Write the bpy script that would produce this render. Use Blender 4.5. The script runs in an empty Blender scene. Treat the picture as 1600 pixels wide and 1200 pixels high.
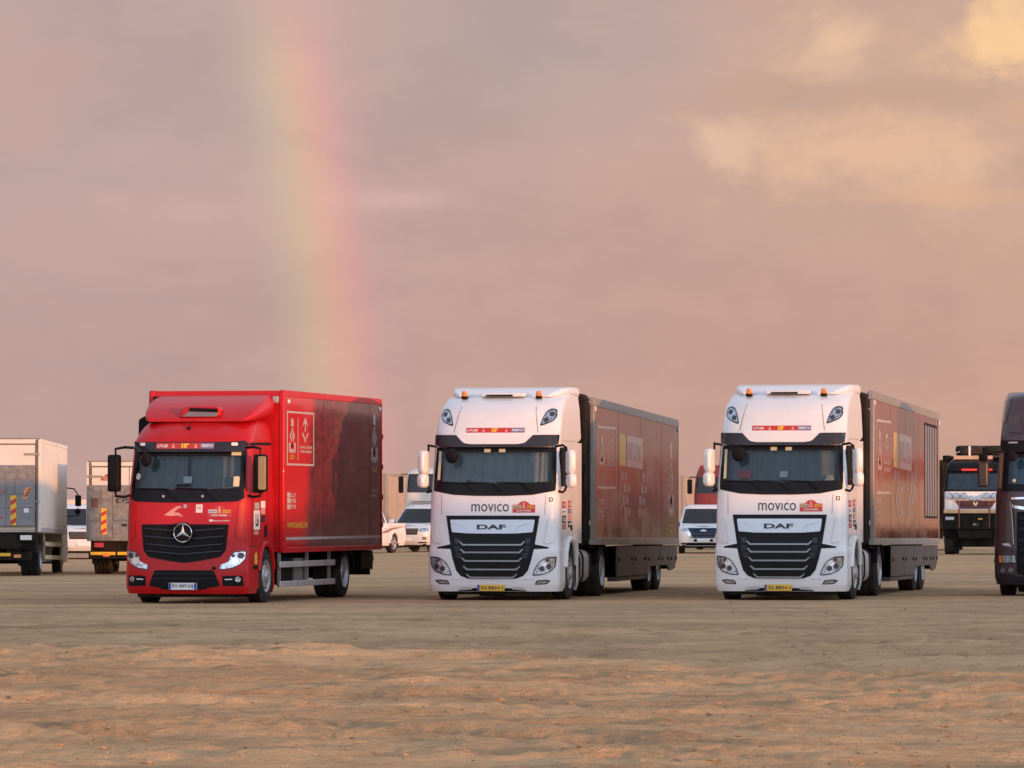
import bpy, bmesh, math, random
import numpy as np
from mathutils import Vector, Matrix

SC = bpy.context.scene
COL = SC.collection
R = math.radians
random.seed(7)

# ------------------------------------------------------------------ camera
F = 7700.0                       # focal length in pixels of a 1600 wide picture
HOR = 795.0                      # pixel row of the horizon
CAMZ = 1.7
cam_d = bpy.data.cameras.new('camera')
cam = bpy.data.objects.new('camera', cam_d)
COL.objects.link(cam)
cam_d.sensor_width = 36.0
cam_d.lens = 36.0 * F / 1600.0
cam_d.clip_start = 0.5
cam_d.clip_end = 20000.0
cam.location = (0, 0, CAMZ)
cam.rotation_euler = (R(90) + math.atan((HOR - 600) / F), 0, 0)
SC.camera = cam

# ------------------------------------------------------------------ sun
SUN_AZ = R(136.75)                # clockwise from +Y (behind the camera, to the right)
SUN_EL = R(3.0)
sd = Vector((math.sin(SUN_AZ) * math.cos(SUN_EL), math.cos(SUN_AZ) * math.cos(SUN_EL), math.sin(SUN_EL)))
sun_d = bpy.data.lights.new('sun', 'SUN')
sun_d.energy = 3.5
sun_d.angle = R(0.6)
sun_d.color = (1.0, 0.41, 0.13)
sun = bpy.data.objects.new('sun', sun_d)
COL.objects.link(sun)
sun.rotation_euler = sd.to_track_quat('Z', 'Y').to_euler()
sun.location = (60, -60, 40)

# ------------------------------------------------------------------ node helpers
class NT:
    def __init__(self, tree):
        self.t = tree
        self.n = tree.nodes
        self.l = tree.links
    def new(self, typ, **kw):
        nd = self.n.new(typ)
        for k, v in kw.items():
            if k.startswith('i_'):
                nd.inputs[k[2:].replace('_', ' ')].default_value = v
            else:
                setattr(nd, k, v)
        return nd
    def put(self, sock, val):
        if hasattr(val, 'is_output') or isinstance(val, bpy.types.NodeSocket):
            self.l.new(val, sock)
        else:
            sock.default_value = val
    def m(self, op, a, b=None, c=None, clamp=False):
        nd = self.n.new('ShaderNodeMath')
        nd.operation = op
        nd.use_clamp = clamp
        for i, x in enumerate((a, b, c)):
            if x is not None:
                self.put(nd.inputs[i], x)
        return nd.outputs[0]
    def vm(self, op, a, b=None, out=0):
        nd = self.n.new('ShaderNodeVectorMath')
        nd.operation = op
        self.put(nd.inputs[0], a)
        if b is not None:
            self.put(nd.inputs[1], b)
        return nd.outputs[out]
    def vscale(self, a, f):
        nd = self.n.new('ShaderNodeVectorMath')
        nd.operation = 'SCALE'
        self.put(nd.inputs[0], a)
        self.put(nd.inputs['Scale'], f)
        return nd.outputs[0]
    def ss(self, x, lo, hi, a=0.0, b=1.0):
        nd = self.n.new('ShaderNodeMapRange')
        nd.interpolation_type = 'SMOOTHSTEP'
        self.put(nd.inputs[0], x)
        for i, v in enumerate((lo, hi, a, b)):
            nd.inputs[i + 1].default_value = v
        return nd.outputs[0]
    def mix(self, fac, a, b, blend='MIX'):
        nd = self.n.new('ShaderNodeMix')
        nd.data_type = 'RGBA'
        nd.blend_type = blend
        nd.clamp_factor = True
        self.put(nd.inputs[0], fac)
        for i, x in ((6, a), (7, b)):
            if isinstance(x, (tuple, list)) and len(x) == 3:
                x = (*x, 1)
            self.put(nd.inputs[i], x)
        return nd.outputs[2]
    def noise(self, vec, scale, detail=3.0, rough=0.55, dist=0.0):
        nd = self.n.new('ShaderNodeTexNoise')
        if vec is not None:
            self.l.new(vec, nd.inputs['Vector'])
        nd.inputs['Scale'].default_value = scale
        nd.inputs['Detail'].default_value = detail
        nd.inputs['Roughness'].default_value = rough
        nd.inputs['Distortion'].default_value = dist
        return nd.outputs['Fac']
    def mapping(self, vec, scale=(1, 1, 1), loc=(0, 0, 0), rot=(0, 0, 0)):
        nd = self.n.new('ShaderNodeMapping')
        self.l.new(vec, nd.inputs[0])
        nd.inputs['Scale'].default_value = scale
        nd.inputs['Location'].default_value = loc
        nd.inputs['Rotation'].default_value = rot
        return nd.outputs[0]

# ------------------------------------------------------------------ sky
world = bpy.data.worlds.new('World')
SC.world = world
world.use_nodes = True
wt = NT(world.node_tree)
wt.n.clear()
w_out = wt.new('ShaderNodeOutputWorld')
w_bg = wt.new('ShaderNodeBackground')
wt.l.new(w_bg.outputs[0], w_out.inputs[0])
tc = wt.new('ShaderNodeTexCoord')
wdir = wt.vm('NORMALIZE', tc.outputs['Generated'])
sky = wt.new('ShaderNodeTexSky')
sky.sky_type = 'NISHITA'
sky.sun_disc = False
sky.sun_elevation = SUN_EL
sky.sun_rotation = SUN_AZ
sky.air_density = 1.0
sky.dust_density = 1.5
sky.ozone_density = 1.5
nish = wt.vscale(sky.outputs[0], 0.12)
sep = wt.new('ShaderNodeSeparateXYZ')
wt.l.new(wdir, sep.inputs[0])
dx, dy, dz = sep.outputs
az = wt.m('MULTIPLY', wt.m('ARCTAN2', dx, dy), 57.29578)      # degrees right of the view axis
el = wt.m('MULTIPLY', wt.m('ARCSINE', dz), 57.29578)
# the bank of rain cloud opposite the sun: mauve low down, warmer towards the right
nb = wt.noise(wt.mapping(wdir, (1, 1, 2.6)), 11.0, 5, 0.6)
nf = wt.noise(wt.mapping(wdir, (1, 1, 2.0)), 45.0, 5, 0.6, 0.4)
def D3(r, g, b):
    f = lambda c: ((c / 255 + 0.055) / 1.055) ** 2.4 if c > 10 else c / 255 / 12.92
    return (f(r), f(g), f(b))
low = wt.mix(wt.ss(az, -6, 5.5), D3(193, 163, 156), D3(204, 163, 147))
high = wt.mix(wt.ss(az, -5.5, 6), D3(198, 172, 166), D3(210, 176, 157))
base = wt.mix(wt.ss(el, 0.3, 5.5), low, high)
base = wt.mix(wt.ss(wt.m('ADD', nb, wt.m('MULTIPLY', nf, 0.35)), 0.45, 0.9), wt.mix(1.0, base, (0.915, 0.915, 0.94), 'MULTIPLY'), wt.mix(1.0, base, (1.07, 1.05, 1.03), 'MULTIPLY'))
base = wt.mix(wt.m('MULTIPLY', wt.ss(wt.m('SUBTRACT', wt.m('ABSOLUTE', wt.m('SUBTRACT', az, 0.5)), wt.m('MULTIPLY', nb, 3.0)), 1.6, -1.6), wt.ss(el, 3.4, 5.6)), base, D3(186, 165, 162))
wq = wt.noise(wt.mapping(wdir, (1, 1, 1.6)), 38.0, 6, 0.62, 0.6)
wq2 = wt.noise(wt.mapping(wdir, (1, 1, 1.6), (3, 1, 2)), 90.0, 4, 0.6)
wob = wt.m('ADD', wt.m('MULTIPLY', wt.m('SUBTRACT', wq, 0.5), 2.8), wt.m('MULTIPLY', wt.m('SUBTRACT', wq2, 0.5), 1.5))
def cloud(col, a0, e0, ra, re, lo, hi, amt, colr):
    u = wt.m('DIVIDE', wt.m('SUBTRACT', az, a0), ra)
    v = wt.m('DIVIDE', wt.m('SUBTRACT', el, e0), re)
    d = wt.m('SQRT', wt.m('ADD', wt.m('MULTIPLY', u, u), wt.m('MULTIPLY', v, v)))
    d = wt.m('ADD', d, wob)
    return wt.mix(wt.m('MULTIPLY', wt.ss(d, hi, lo), amt), col, colr)
base = cloud(base, -1.1, 4.5, 1.3, 0.75, 0.0, 1.5, 0.50, D3(181, 157, 153))
base = cloud(base, -4.3, 5.4, 1.3, 0.6, 0.0, 1.5, 0.35, D3(184, 160, 157))
base = cloud(base, 0.9, 5.0, 0.8, 0.9, 0.0, 1.6, 0.40, D3(206, 176, 162))
base = cloud(base, -0.1, 3.95, 0.8, 0.22, 0.0, 1.5, 0.35, D3(206, 174, 163))
base = cloud(base, 4.9, 4.7, 2.8, 1.6, 0.0, 1.7, 0.40, D3(217, 180, 155))
base = cloud(base, 3.2, 4.75, 1.2, 0.25, 0.0, 1.5, 0.45, D3(193, 160, 141))
base = cloud(base, 4.6, 4.80, 1.2, 0.22, 0.0, 1.5, 0.45, D3(198, 162, 138))
base = cloud(base, 4.15, 4.17, 1.55, 0.52, 0.0, 1.45, 0.95, D3(234, 192, 160))
base = cloud(base, 2.50, 4.22, 0.34, 0.30, 0.0, 1.35, 0.75, D3(234, 196, 170))
base = cloud(base, 3.75, 5.38, 0.50, 0.42, 0.0, 1.5, 0.95, D3(236, 197, 166))
base = cloud(base, 5.80, 5.40, 0.90, 0.50, 0.1, 1.35, 1.0, D3(255, 210, 160))
base = cloud(base, 5.9, 4.55, 0.5, 0.3, 0.0, 1.5, 0.5, D3(224, 182, 150))
base = cloud(base, 4.85, 3.62, 1.5, 0.12, 0.0, 1.4, 0.6, D3(226, 182, 150))
base = cloud(base, -1.25, 3.60, 0.85, 0.14, 0.0, 1.3, 0.7, D3(217, 183, 173))
base = cloud(base, -3.5, 3.45, 0.5, 0.14, 0.0, 1.3, 0.5, D3(212, 177, 168))
base = cloud(base, -4.7, 3.6, 0.35, 0.16, 0.0, 1.3, 0.5, D3(210, 177, 168))
base = cloud(base, -5.4, 3.35, 0.3, 0.14, 0.0, 1.5, 0.30, D3(200, 168, 160))
base = cloud(base, -5.9, 5.0, 1.2, 0.8, 0.0, 1.5, 0.45, D3(207, 172, 160))
base = wt.mix(1.0, base, (0.955, 0.94, 0.94), 'MULTIPLY')
# the bow: a ring of about 42 degrees round the point opposite the sun
anti = -sd
ang = wt.m('MULTIPLY', wt.m('ARCCOSINE', wt.vm('DOT_PRODUCT', wdir, tuple(anti), out=1)), 57.29578)
bow = wt.new('ShaderNodeValToRGB')
BOW_MID = 41.42
wt.l.new(wt.m('ADD', wt.m('DIVIDE', wt.m('SUBTRACT', ang, BOW_MID), 2.25), 0.5, clamp=True), bow.inputs[0])
cr = bow.color_ramp
cr.interpolation = 'B_SPLINE'
stops = [(0.0, (0, 0, 0)), (0.22, (0.005, 0.012, 0.012)), (0.36, (0.085, 0.115, 0.015)), (0.45, (0.19, 0.125, -0.01)),
         (0.56, (0.31, 0.07, 0.0)), (0.66, (0.22, 0.0, 0.02)), (0.76, (0.06, 0.0, 0.02)), (0.90, (0, 0, 0))]
while len(cr.elements) < len(stops):
    cr.elements.new(0.5)
for e, (p, c) in zip(cr.elements, stops):
    e.position = p
    e.color = (*[max(0, x) for x in c], 1)
bowc = wt.vscale(bow.outputs[0], wt.m('MULTIPLY', wt.ss(el, 6.5, 4.9, 0.0, 0.60), wt.ss(az, -30, -5)))
base = wt.mix(1.0, base, bowc, 'ADD')
# cover: full opposite the sun, opening towards the sun and overhead
facing = wt.vm('DOT_PRODUCT', wdir, (anti.x, anti.y, 0.0), out=1)
cov = wt.m('MULTIPLY', wt.ss(facing, -0.35, 0.45), wt.ss(el, 42, 9, 0.0, 1.0))
veil = wt.mix(wt.ss(nb, 0.35, 0.65), (0.86, 1.00, 1.28), (1.08, 1.20, 1.46))      # pale high cloud overhead and round the back
veil = wt.vscale(veil, wt.ss(el, 55, 2, 0.62, 1.70))      # brightest low down round the sunset
open_sky = wt.mix(0.76, nish, veil)
skycol = wt.mix(cov, open_sky, base)
wt.l.new(skycol, w_bg.inputs[0])
w_bg.inputs[1].default_value = 1.0

# ------------------------------------------------------------------ exposure
SC.render.engine = 'CYCLES'
SC.view_settings.view_transform = 'Standard'
SC.view_settings.look = 'None'
SC.view_settings.exposure = 0.0
SC.view_settings.gamma = 1.0
SC.view_settings.use_curve_mapping = False
SC.cycles.max_bounces = 8
SC.cycles.transparent_max_bounces = 8

# ------------------------------------------------------------------ materials
MATS = {}
def mat(name, col, rough=0.5, metal=0.0, coat=0.0, spec=0.5, var=0.06, scale=3.0, dust=0.0, dustcol=(0.36, 0.27, 0.19), bump=0.0, bscale=40, coat_rough=0.03):
    if name in MATS:
        return MATS[name]
    m = bpy.data.materials.new(name)
    m.use_nodes = True
    t = NT(m.node_tree)
    b = t.n['Principled BSDF']
    tcn = t.new('ShaderNodeTexCoord')
    o = tcn.outputs['Object']
    n1 = t.noise(o, scale, 4, 0.6)
    lo = tuple(max(0, c * (1 - var)) for c in col)
    hi = tuple(min(1, c * (1 + var)) for c in col)
    c = t.mix(t.ss(n1, 0.3, 0.7), lo, hi)
    r = t.m('ADD', t.m('MULTIPLY', t.m('SUBTRACT', n1, 0.5), 0.25 * rough), rough)
    if dust > 0:
        n2 = t.noise(t.mapping(o, (1.0, 1.0, 0.6), (4, 7, 1)), 2.3, 6, 0.65)
        n3 = t.noise(o, 23.0, 3, 0.6)
        k = t.m('MULTIPLY', t.ss(t.m('ADD', n2, t.m('MULTIPLY', n3, 0.35)), 0.45, 0.95), dust)
        c = t.mix(k, c, dustcol)
        r = t.m('ADD', r, t.m('MULTIPLY', k, 0.5), clamp=True)
    t.put(b.inputs['Base Color'], c)
    t.put(b.inputs['Roughness'], r)
    b.inputs['Metallic'].default_value = metal
    b.inputs['Specular IOR Level'].default_value = spec
    b.inputs['Coat Weight'].default_value = coat
    b.inputs['Coat Roughness'].default_value = coat_rough
    if bump > 0:
        bn = t.new('ShaderNodeBump')
        bn.inputs['Strength'].default_value = bump
        bn.inputs['Distance'].default_value = 0.02
        t.l.new(t.noise(o, bscale, 3, 0.6), bn.inputs['Height'])
        t.l.new(bn.outputs[0], b.inputs['Normal'])
    MATS[name] = m
    return m

def emis_free_glass(name, tint=(0.42, 0.47, 0.48), rough=0.02, ior=1.5, refl=0.0):
    if name in MATS:
        return MATS[name]
    m = bpy.data.materials.new(name)
    m.use_nodes = True
    t = NT(m.node_tree)
    t.n.clear()
    out = t.new('ShaderNodeOutputMaterial')
    tr = t.new('ShaderNodeBsdfTransparent')
    tr.inputs[0].default_value = (*tint, 1)
    gl = t.new('ShaderNodeBsdfGlossy')
    gl.inputs['Roughness'].default_value = rough
    fr = t.new('ShaderNodeFresnel')
    fr.inputs[0].default_value = ior
    mx = t.new('ShaderNodeMixShader')
    t.put(mx.inputs[0], t.m('ADD', fr.outputs[0], refl, clamp=True))
    t.l.new(tr.outputs[0], mx.inputs[1])
    t.l.new(gl.outputs[0], mx.inputs[2])
    t.l.new(mx.outputs[0], out.inputs[0])
    MATS[name] = m
    return m

M_WHITE = mat('white_paint', (0.76, 0.765, 0.77), 0.30, coat=0.4, var=0.02, dust=0.06)
M_RED = mat('red_paint', (0.50, 0.002, 0.006), 0.40, coat=0.10, var=0.05, dust=0.02, spec=0.3)
M_REDB = mat('red_box_paint', (0.56, 0.005, 0.012), 0.42, coat=0.1, var=0.05, dust=0.03, spec=0.3)
M_PURP = mat('dark_purple_paint', (0.038, 0.013, 0.020), 0.30, coat=0.3, var=0.1, dust=0.10)
M_BLACK = mat('black_plastic', (0.008, 0.008, 0.010), 0.55, var=0.2, dust=0.02, spec=0.10)
M_BLACKG = mat('black_gloss', (0.007, 0.007, 0.009), 0.28, var=0.1, dust=0.01, spec=0.14)
M_VISOR = mat('visor_plastic', (0.020, 0.018, 0.026), 0.25, coat=0.1, var=0.1, spec=0.3)
M_DARK = mat('dark_underbody', (0.008, 0.007, 0.007), 0.8, var=0.3, dust=0.08, spec=0.1)
M_RUBBER = mat('tyre_rubber', (0.020, 0.019, 0.018), 0.85, var=0.25, scale=9, dust=0.15, spec=0.15)
M_RIM = mat('steel_rim', (0.46, 0.46, 0.48), 0.38, metal=0.6, var=0.08, dust=0.25)
M_CHROME = mat('chrome', (0.72, 0.74, 0.77), 0.12, metal=1.0, var=0.03)
M_SILVER = mat('silver_bar', (0.60, 0.66, 0.72), 0.32, metal=0.35, var=0.03)
M_ALU = mat('aluminium', (0.56, 0.55, 0.56), 0.38, metal=0.35, var=0.08, dust=0.2)
M_SLAT = mat('grille_slat', (0.26, 0.27, 0.29), 0.32, metal=0.4, var=0.05)
M_GREY = mat('grey_paint', (0.20, 0.19, 0.185), 0.5, var=0.08, dust=0.3)
M_SKIRT = mat('skirt_brown_grey', (0.085, 0.066, 0.060), 0.5, var=0.1, dust=0.15, spec=0.3)
M_GREYL = mat('light_grey_paint', (0.42, 0.42, 0.43), 0.45, var=0.06, dust=0.2)
M_RAIL = mat('grey_rail', (0.33, 0.30, 0.27), 0.4, metal=0.3, var=0.06, dust=0.3)
M_LIFT = mat('tail_lift_grey', (0.20, 0.215, 0.24), 0.42, metal=0.2, var=0.15, scale=2, dust=0.25)
M_LIFTB = mat('tail_lift_bare', (0.23, 0.225, 0.22), 0.5, metal=0.3, var=0.3, scale=6, dust=0.3)
M_BOXW = mat('white_box_panel', (0.76, 0.71, 0.64), 0.5, var=0.04, dust=0.14, spec=0.2)
M_DULLRED = mat('dull_red_paint', (0.22, 0.020, 0.022), 0.5, var=0.1, dust=0.1)
M_GAPSHADE = mat('gap_shade_brown', (0.16, 0.12, 0.10), 0.6, var=0.15)  # brown standing for the shadow gaps round the truck doors
M_LOGOM = mat('logo_print_mid', (0.42, 0.37, 0.37), 0.14, var=0.05)
M_LOGOD = mat('logo_print_dull', (0.26, 0.20, 0.20), 0.14, var=0.05)
M_TAN = mat('tan_panel', (0.44, 0.34, 0.26), 0.5, var=0.08, dust=0.3)
M_LENS = mat('lamp_reflector', (0.50, 0.52, 0.56), 0.16, metal=0.9, var=0.5, scale=22)
M_LENSD = mat('lamp_bezel', (0.06, 0.06, 0.07), 0.25, metal=0.4, var=0.2)
M_BULB = mat('lamp_bulb_bowl', (0.88, 0.88, 0.86), 0.1, metal=0.7, var=0.1, scale=40)
M_AMBER = mat('amber_lens', (0.75, 0.23, 0.03), 0.2, coat=0.5, var=0.25, scale=25)
M_TAIL = mat('red_lens', (0.45, 0.02, 0.02), 0.2, coat=0.5, var=0.2)
M_CURT = mat('grey_curtain', (0.34, 0.35, 0.35), 0.9, var=0.12, scale=6)
M_CURTD = mat('dark_curtain', (0.20, 0.215, 0.23), 0.9, var=0.12, scale=6)
M_INT = mat('cab_interior', (0.022, 0.022, 0.024), 0.8, var=0.2)
M_STW = mat('sticker_white', (0.78, 0.77, 0.75), 0.45, var=0.04)
M_STR = mat('sticker_red', (0.50, 0.03, 0.025), 0.4, var=0.06)
M_STK = mat('sticker_black', (0.02, 0.02, 0.022), 0.4, var=0.1)
M_STY = mat('sticker_yellow', (0.80, 0.46, 0.03), 0.45, var=0.06)
M_STP = mat('sticker_pale', (0.62, 0.56, 0.36), 0.6, var=0.08)
M_STB = mat('sticker_blue', (0.16, 0.17, 0.34), 0.45, var=0.06)
M_EUB = mat('plate_blue', (0.01, 0.05, 0.32), 0.4, var=0.05)
M_PLY = mat('plate_yellow', (0.78, 0.46, 0.02), 0.4, var=0.04)
M_PINK = mat('sticker_pink', (0.62, 0.05, 0.09), 0.5, var=0.08)
M_SALM = mat('sticker_salmon', (0.72, 0.30, 0.24), 0.45, var=0.06)
M_GOLD = mat('mirror_glass_back', (0.36, 0.26, 0.12), 0.5, var=0.1)
M_SEAM = mat('panel_seam', (0.34, 0.32, 0.32), 0.7, var=0.1)
M_SEAMR = mat('red_panel_seam', (0.10, 0.004, 0.006), 0.7, var=0.1)
M_GLASS = emis_free_glass('windscreen_glass', (0.62, 0.70, 0.72))
def fixed_glass(name, refl):
    m = bpy.data.materials.new(name)
    m.use_nodes = True
    t = NT(m.node_tree)
    t.n.clear()
    out = t.new('ShaderNodeOutputMaterial')
    df = t.new('ShaderNodeBsdfDiffuse')
    df.inputs[0].default_value = (.012, .013, .014, 1)
    gl = t.new('ShaderNodeBsdfGlossy')
    gl.inputs['Roughness'].default_value = 0.05
    mx = t.new('ShaderNodeMixShader')
    nz = t.noise(t.new('ShaderNodeTexCoord').outputs['Object'], 2.0, 2)
    t.put(mx.inputs[0], t.m('MULTIPLY', nz, refl * 2))
    t.l.new(df.outputs[0], mx.inputs[1])
    t.l.new(gl.outputs[0], mx.inputs[2])
    t.l.new(mx.outputs[0], out.inputs[0])
    return m
M_SIDEGL = fixed_glass('cab_side_glass', 0.06)
M_GLASSD = mat('dark_window_glass', (0.012, 0.013, 0.015), 0.06, spec=0.6, var=0.1)
M_MIRR = mat('mirror_glass', (0.6, 0.6, 0.6), 0.03, metal=1.0, var=0.02)
M_LOGO = mat('logo_print', (0.56, 0.50, 0.48), 0.14, var=0.05)
M_LOGOY = mat('logo_print_yellow', (0.62, 0.42, 0.05), 0.16, var=0.05)
M_LOGOB = mat('logo_print_blue', (0.20, 0.18, 0.26), 0.14, var=0.05)

def livery(name, bright, dark, y0, y1, rough=0.12, spec=0.5):
    """glossy printed wrap: bright red at the front of the body, burgundy picture print further back"""
    m = bpy.data.materials.new(name)
    m.use_nodes = True
    t = NT(m.node_tree)
    b = t.n['Principled BSDF']
    o = t.new('ShaderNodeTexCoord').outputs['Object']
    sp = t.new('ShaderNodeSeparateXYZ')
    t.l.new(o, sp.inputs[0])
    n = t.noise(t.mapping(o, (1, 0.35, 1)), 1.5, 5, 0.6, 0.5)
    n2 = t.noise(t.mapping(o, (1, 0.8, 2.0), (3, 2, 1)), 5.0, 5, 0.65)
    edge = t.m('ADD', t.m('ADD', sp.outputs[1], t.m('MULTIPLY', t.m('SUBTRACT', n, 0.5), 1.2)), t.m('MULTIPLY', sp.outputs[2], -0.25))
    k = t.ss(edge, y0, y1)
    dk = t.mix(t.ss(n2, 0.35, 0.7), tuple(c * 0.6 for c in dark), tuple(c * 1.35 for c in dark))
    c = t.mix(k, bright, dk)
    dn = t.noise(t.mapping(o, (1, 0.5, 1.0), (8, 1, 5)), 1.1, 6, 0.62)
    kd = t.m('MULTIPLY', t.ss(dn, 0.42, 0.75), 0.14)
    c = t.mix(kd, c, (0.36, 0.27, 0.19))
    t.put(b.inputs['Base Color'], c)
    t.put(b.inputs['Roughness'], t.m('ADD', t.m('MULTIPLY', kd, 0.8), rough))
    b.inputs['Specular IOR Level'].default_value = spec
    bn = t.new('ShaderNodeBump')
    bn.inputs['Strength'].default_value = 0.05
    bn.inputs['Distance'].default_value = 0.02
    t.l.new(t.noise(t.mapping(o, (1, 0.6, 1)), 2.2, 2, 0.5), bn.inputs['Height'])
    t.l.new(bn.outputs[0], b.inputs['Normal'])
    return m

# ------------------------------------------------------------------ mesh helpers
class MB:
    def __init__(self):
        self.v = []
        self.f = []
    def add(self, vs, fs):
        k = len(self.v)
        self.v += [tuple(p) for p in vs]
        self.f += [tuple(i + k for i in f) for f in fs]
        return self
    def box(self, x0, x1, y0, y1, z0, z1):
        vs = [(x, y, z) for z in (z0, z1) for y in (y0, y1) for x in (x0, x1)]
        return self.add(vs, [(0, 1, 3, 2), (4, 5, 7, 6), (0, 1, 5, 4), (2, 3, 7, 6), (0, 2, 6, 4), (1, 3, 7, 5)])
    def prism(self, poly, axis, a0, a1):
        n = len(poly)
        def mk(p, a):
            return {'x': (a, p[0], p[1]), 'y': (p[0], a, p[1]), 'z': (p[0], p[1], a)}[axis]
        vs = [mk(p, a0) for p in poly] + [mk(p, a1) for p in poly]
        fs = [tuple(range(n)), tuple(range(n, 2 * n))] + [(i, (i + 1) % n, n + (i + 1) % n, n + i) for i in range(n)]
        return self.add(vs, fs)
    def lathe(self, axis, c, prof, n=24, caps=True):
        vs = []
        for t, r in prof:
            for k in range(n):
                a = 2 * math.pi * k / n
                p, q = r * math.cos(a), r * math.sin(a)
                vs.append({'x': (c[0] + t, c[1] + p, c[2] + q), 'y': (c[0] + p, c[1] + t, c[2] + q), 'z': (c[0] + p, c[1] + q, c[2] + t)}[axis])
        fs = []
        for i in range(len(prof) - 1):
            for k in range(n):
                fs.append((i * n + k, i * n + (k + 1) % n, (i + 1) * n + (k + 1) % n, (i + 1) * n + k))
        if caps:
            fs.append(tuple(range(n)))
            fs.append(tuple(range((len(prof) - 1) * n, len(prof) * n)))
        return self.add(vs, fs)
    def cyl(self, axis, c, r, t0, t1, n=20):
        return self.lathe(axis, c, [(t0, r), (t1, r)], n)
    def tube(self, pts, r, n=8):
        pts = [Vector(p) for p in pts]
        rings = []
        up = Vector((0, 0, 1))
        for i, p in enumerate(pts):
            d = (pts[min(i + 1, len(pts) - 1)] - pts[max(i - 1, 0)]).normalized()
            a = d.cross(up)
            if a.length < 1e-3:
                a = d.cross(Vector((1, 0, 0)))
            a.normalize()
            b = d.cross(a).normalized()
            rings.append([p + r * (math.cos(2 * math.pi * k / n) * a + math.sin(2 * math.pi * k / n) * b) for k in range(n)])
        return self.loft(rings)
    def loft(self, rings, caps=True, closed=True):
        n = len(rings[0])
        vs = [p for rg in rings for p in rg]
        fs = []
        for i in range(len(rings) - 1):
            for k in range(n if closed else n - 1):
                fs.append((i * n + k, i * n + (k + 1) % n, (i + 1) * n + (k + 1) % n, (i + 1) * n + k))
        if caps and closed:
            fs.append(tuple(range(n)))
            fs.append(tuple(range((len(rings) - 1) * n, len(rings) * n)))
        return self.add(vs, fs)
    def build(self, name, m, parent=None, bevel=0.0, angle=35, label=None, loc=None):
        me = bpy.data.meshes.new(name)
        me.from_pydata(self.v, [], self.f)
        return finish(name, me, m, parent, bevel, angle, label, loc)

def finish(name, me, m, parent, bevel=0.0, angle=35, label=None, loc=None, recalc=True):
    if recalc:
        bm = bmesh.new()
        bm.from_mesh(me)
        bmesh.ops.recalc_face_normals(bm, faces=bm.faces)
        bm.to_mesh(me)
        bm.free()
    me.materials.append(m)
    me.polygons.foreach_set('use_smooth', [True] * len(me.polygons))
    me.set_sharp_from_angle(angle=R(angle))
    me.update()
    o = bpy.data.objects.new(name, me)
    COL.objects.link(o)
    if parent is not None:
        o.parent = parent
    if loc is not None:
        o.location = loc
    if bevel > 0:
        b = o.modifiers.new('bevel', 'BEVEL')
        b.width = bevel
        b.segments = 2
        b.limit_method = 'ANGLE'
        b.angle_limit = R(40)
    if label:
        o['label'] = label
    return o

def box(name, m, parent, x0, x1, y0, y1, z0, z1, bevel=0.0, label=None):
    return MB().box(x0, x1, y0, y1, z0, z1).build(name, m, parent, bevel, label=label)

def thing(name, label, cat, loc, th=0.0, group=None, tilt=0.0):
    o = bpy.data.objects.new(name, None)
    COL.objects.link(o)
    o.empty_display_size = 0.3
    o.location = (loc[0], loc[1], loc[2] - 0.018)      # tyres press a little into the sand
    o.rotation_euler = (tilt, 0, -th)
    o['label'] = label
    o['category'] = cat
    if group:
        o['group'] = group
    return o

def interp(tab, z):
    if z <= tab[0][0]:
        return tab[0][1]
    for (a, p), (b, q) in zip(tab, tab[1:]):
        if z <= b:
            return p + (q - p) * (z - a) / (b - a)
    return tab[-1][1]

def inpoly(p, poly):
    x, y = p
    ins = False
    n = len(poly)
    for i in range(n):
        x1, y1 = poly[i]
        x2, y2 = poly[(i + 1) % n]
        if (y1 > y) != (y2 > y) and x < (x2 - x1) * (y - y1) / (y2 - y1) + x1:
            ins = not ins
    return ins

def rpoly(pts, r=0.05, n=4):
    out = []
    m = len(pts)
    for i in range(m):
        a, b, c = Vector(pts[i - 1]), Vector(pts[i]), Vector(pts[(i + 1) % m])
        u, w = (a - b), (c - b)
        rr = min(r, u.length * 0.45, w.length * 0.45)
        p0, p1 = b + u.normalized() * rr, b + w.normalized() * rr
        for k in range(n + 1):
            t = k / n
            q = p0 * (1 - t) ** 2 + b * 2 * t * (1 - t) + p1 * t * t
            out.append((q.x, q.y))
    return out

def rect(x0, x1, z0, z1):
    return [(x0, z0), (x1, z0), (x1, z1), (x0, z1)]

def mirror(poly):
    return [(-x, z) for x, z in reversed(poly)]

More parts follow.
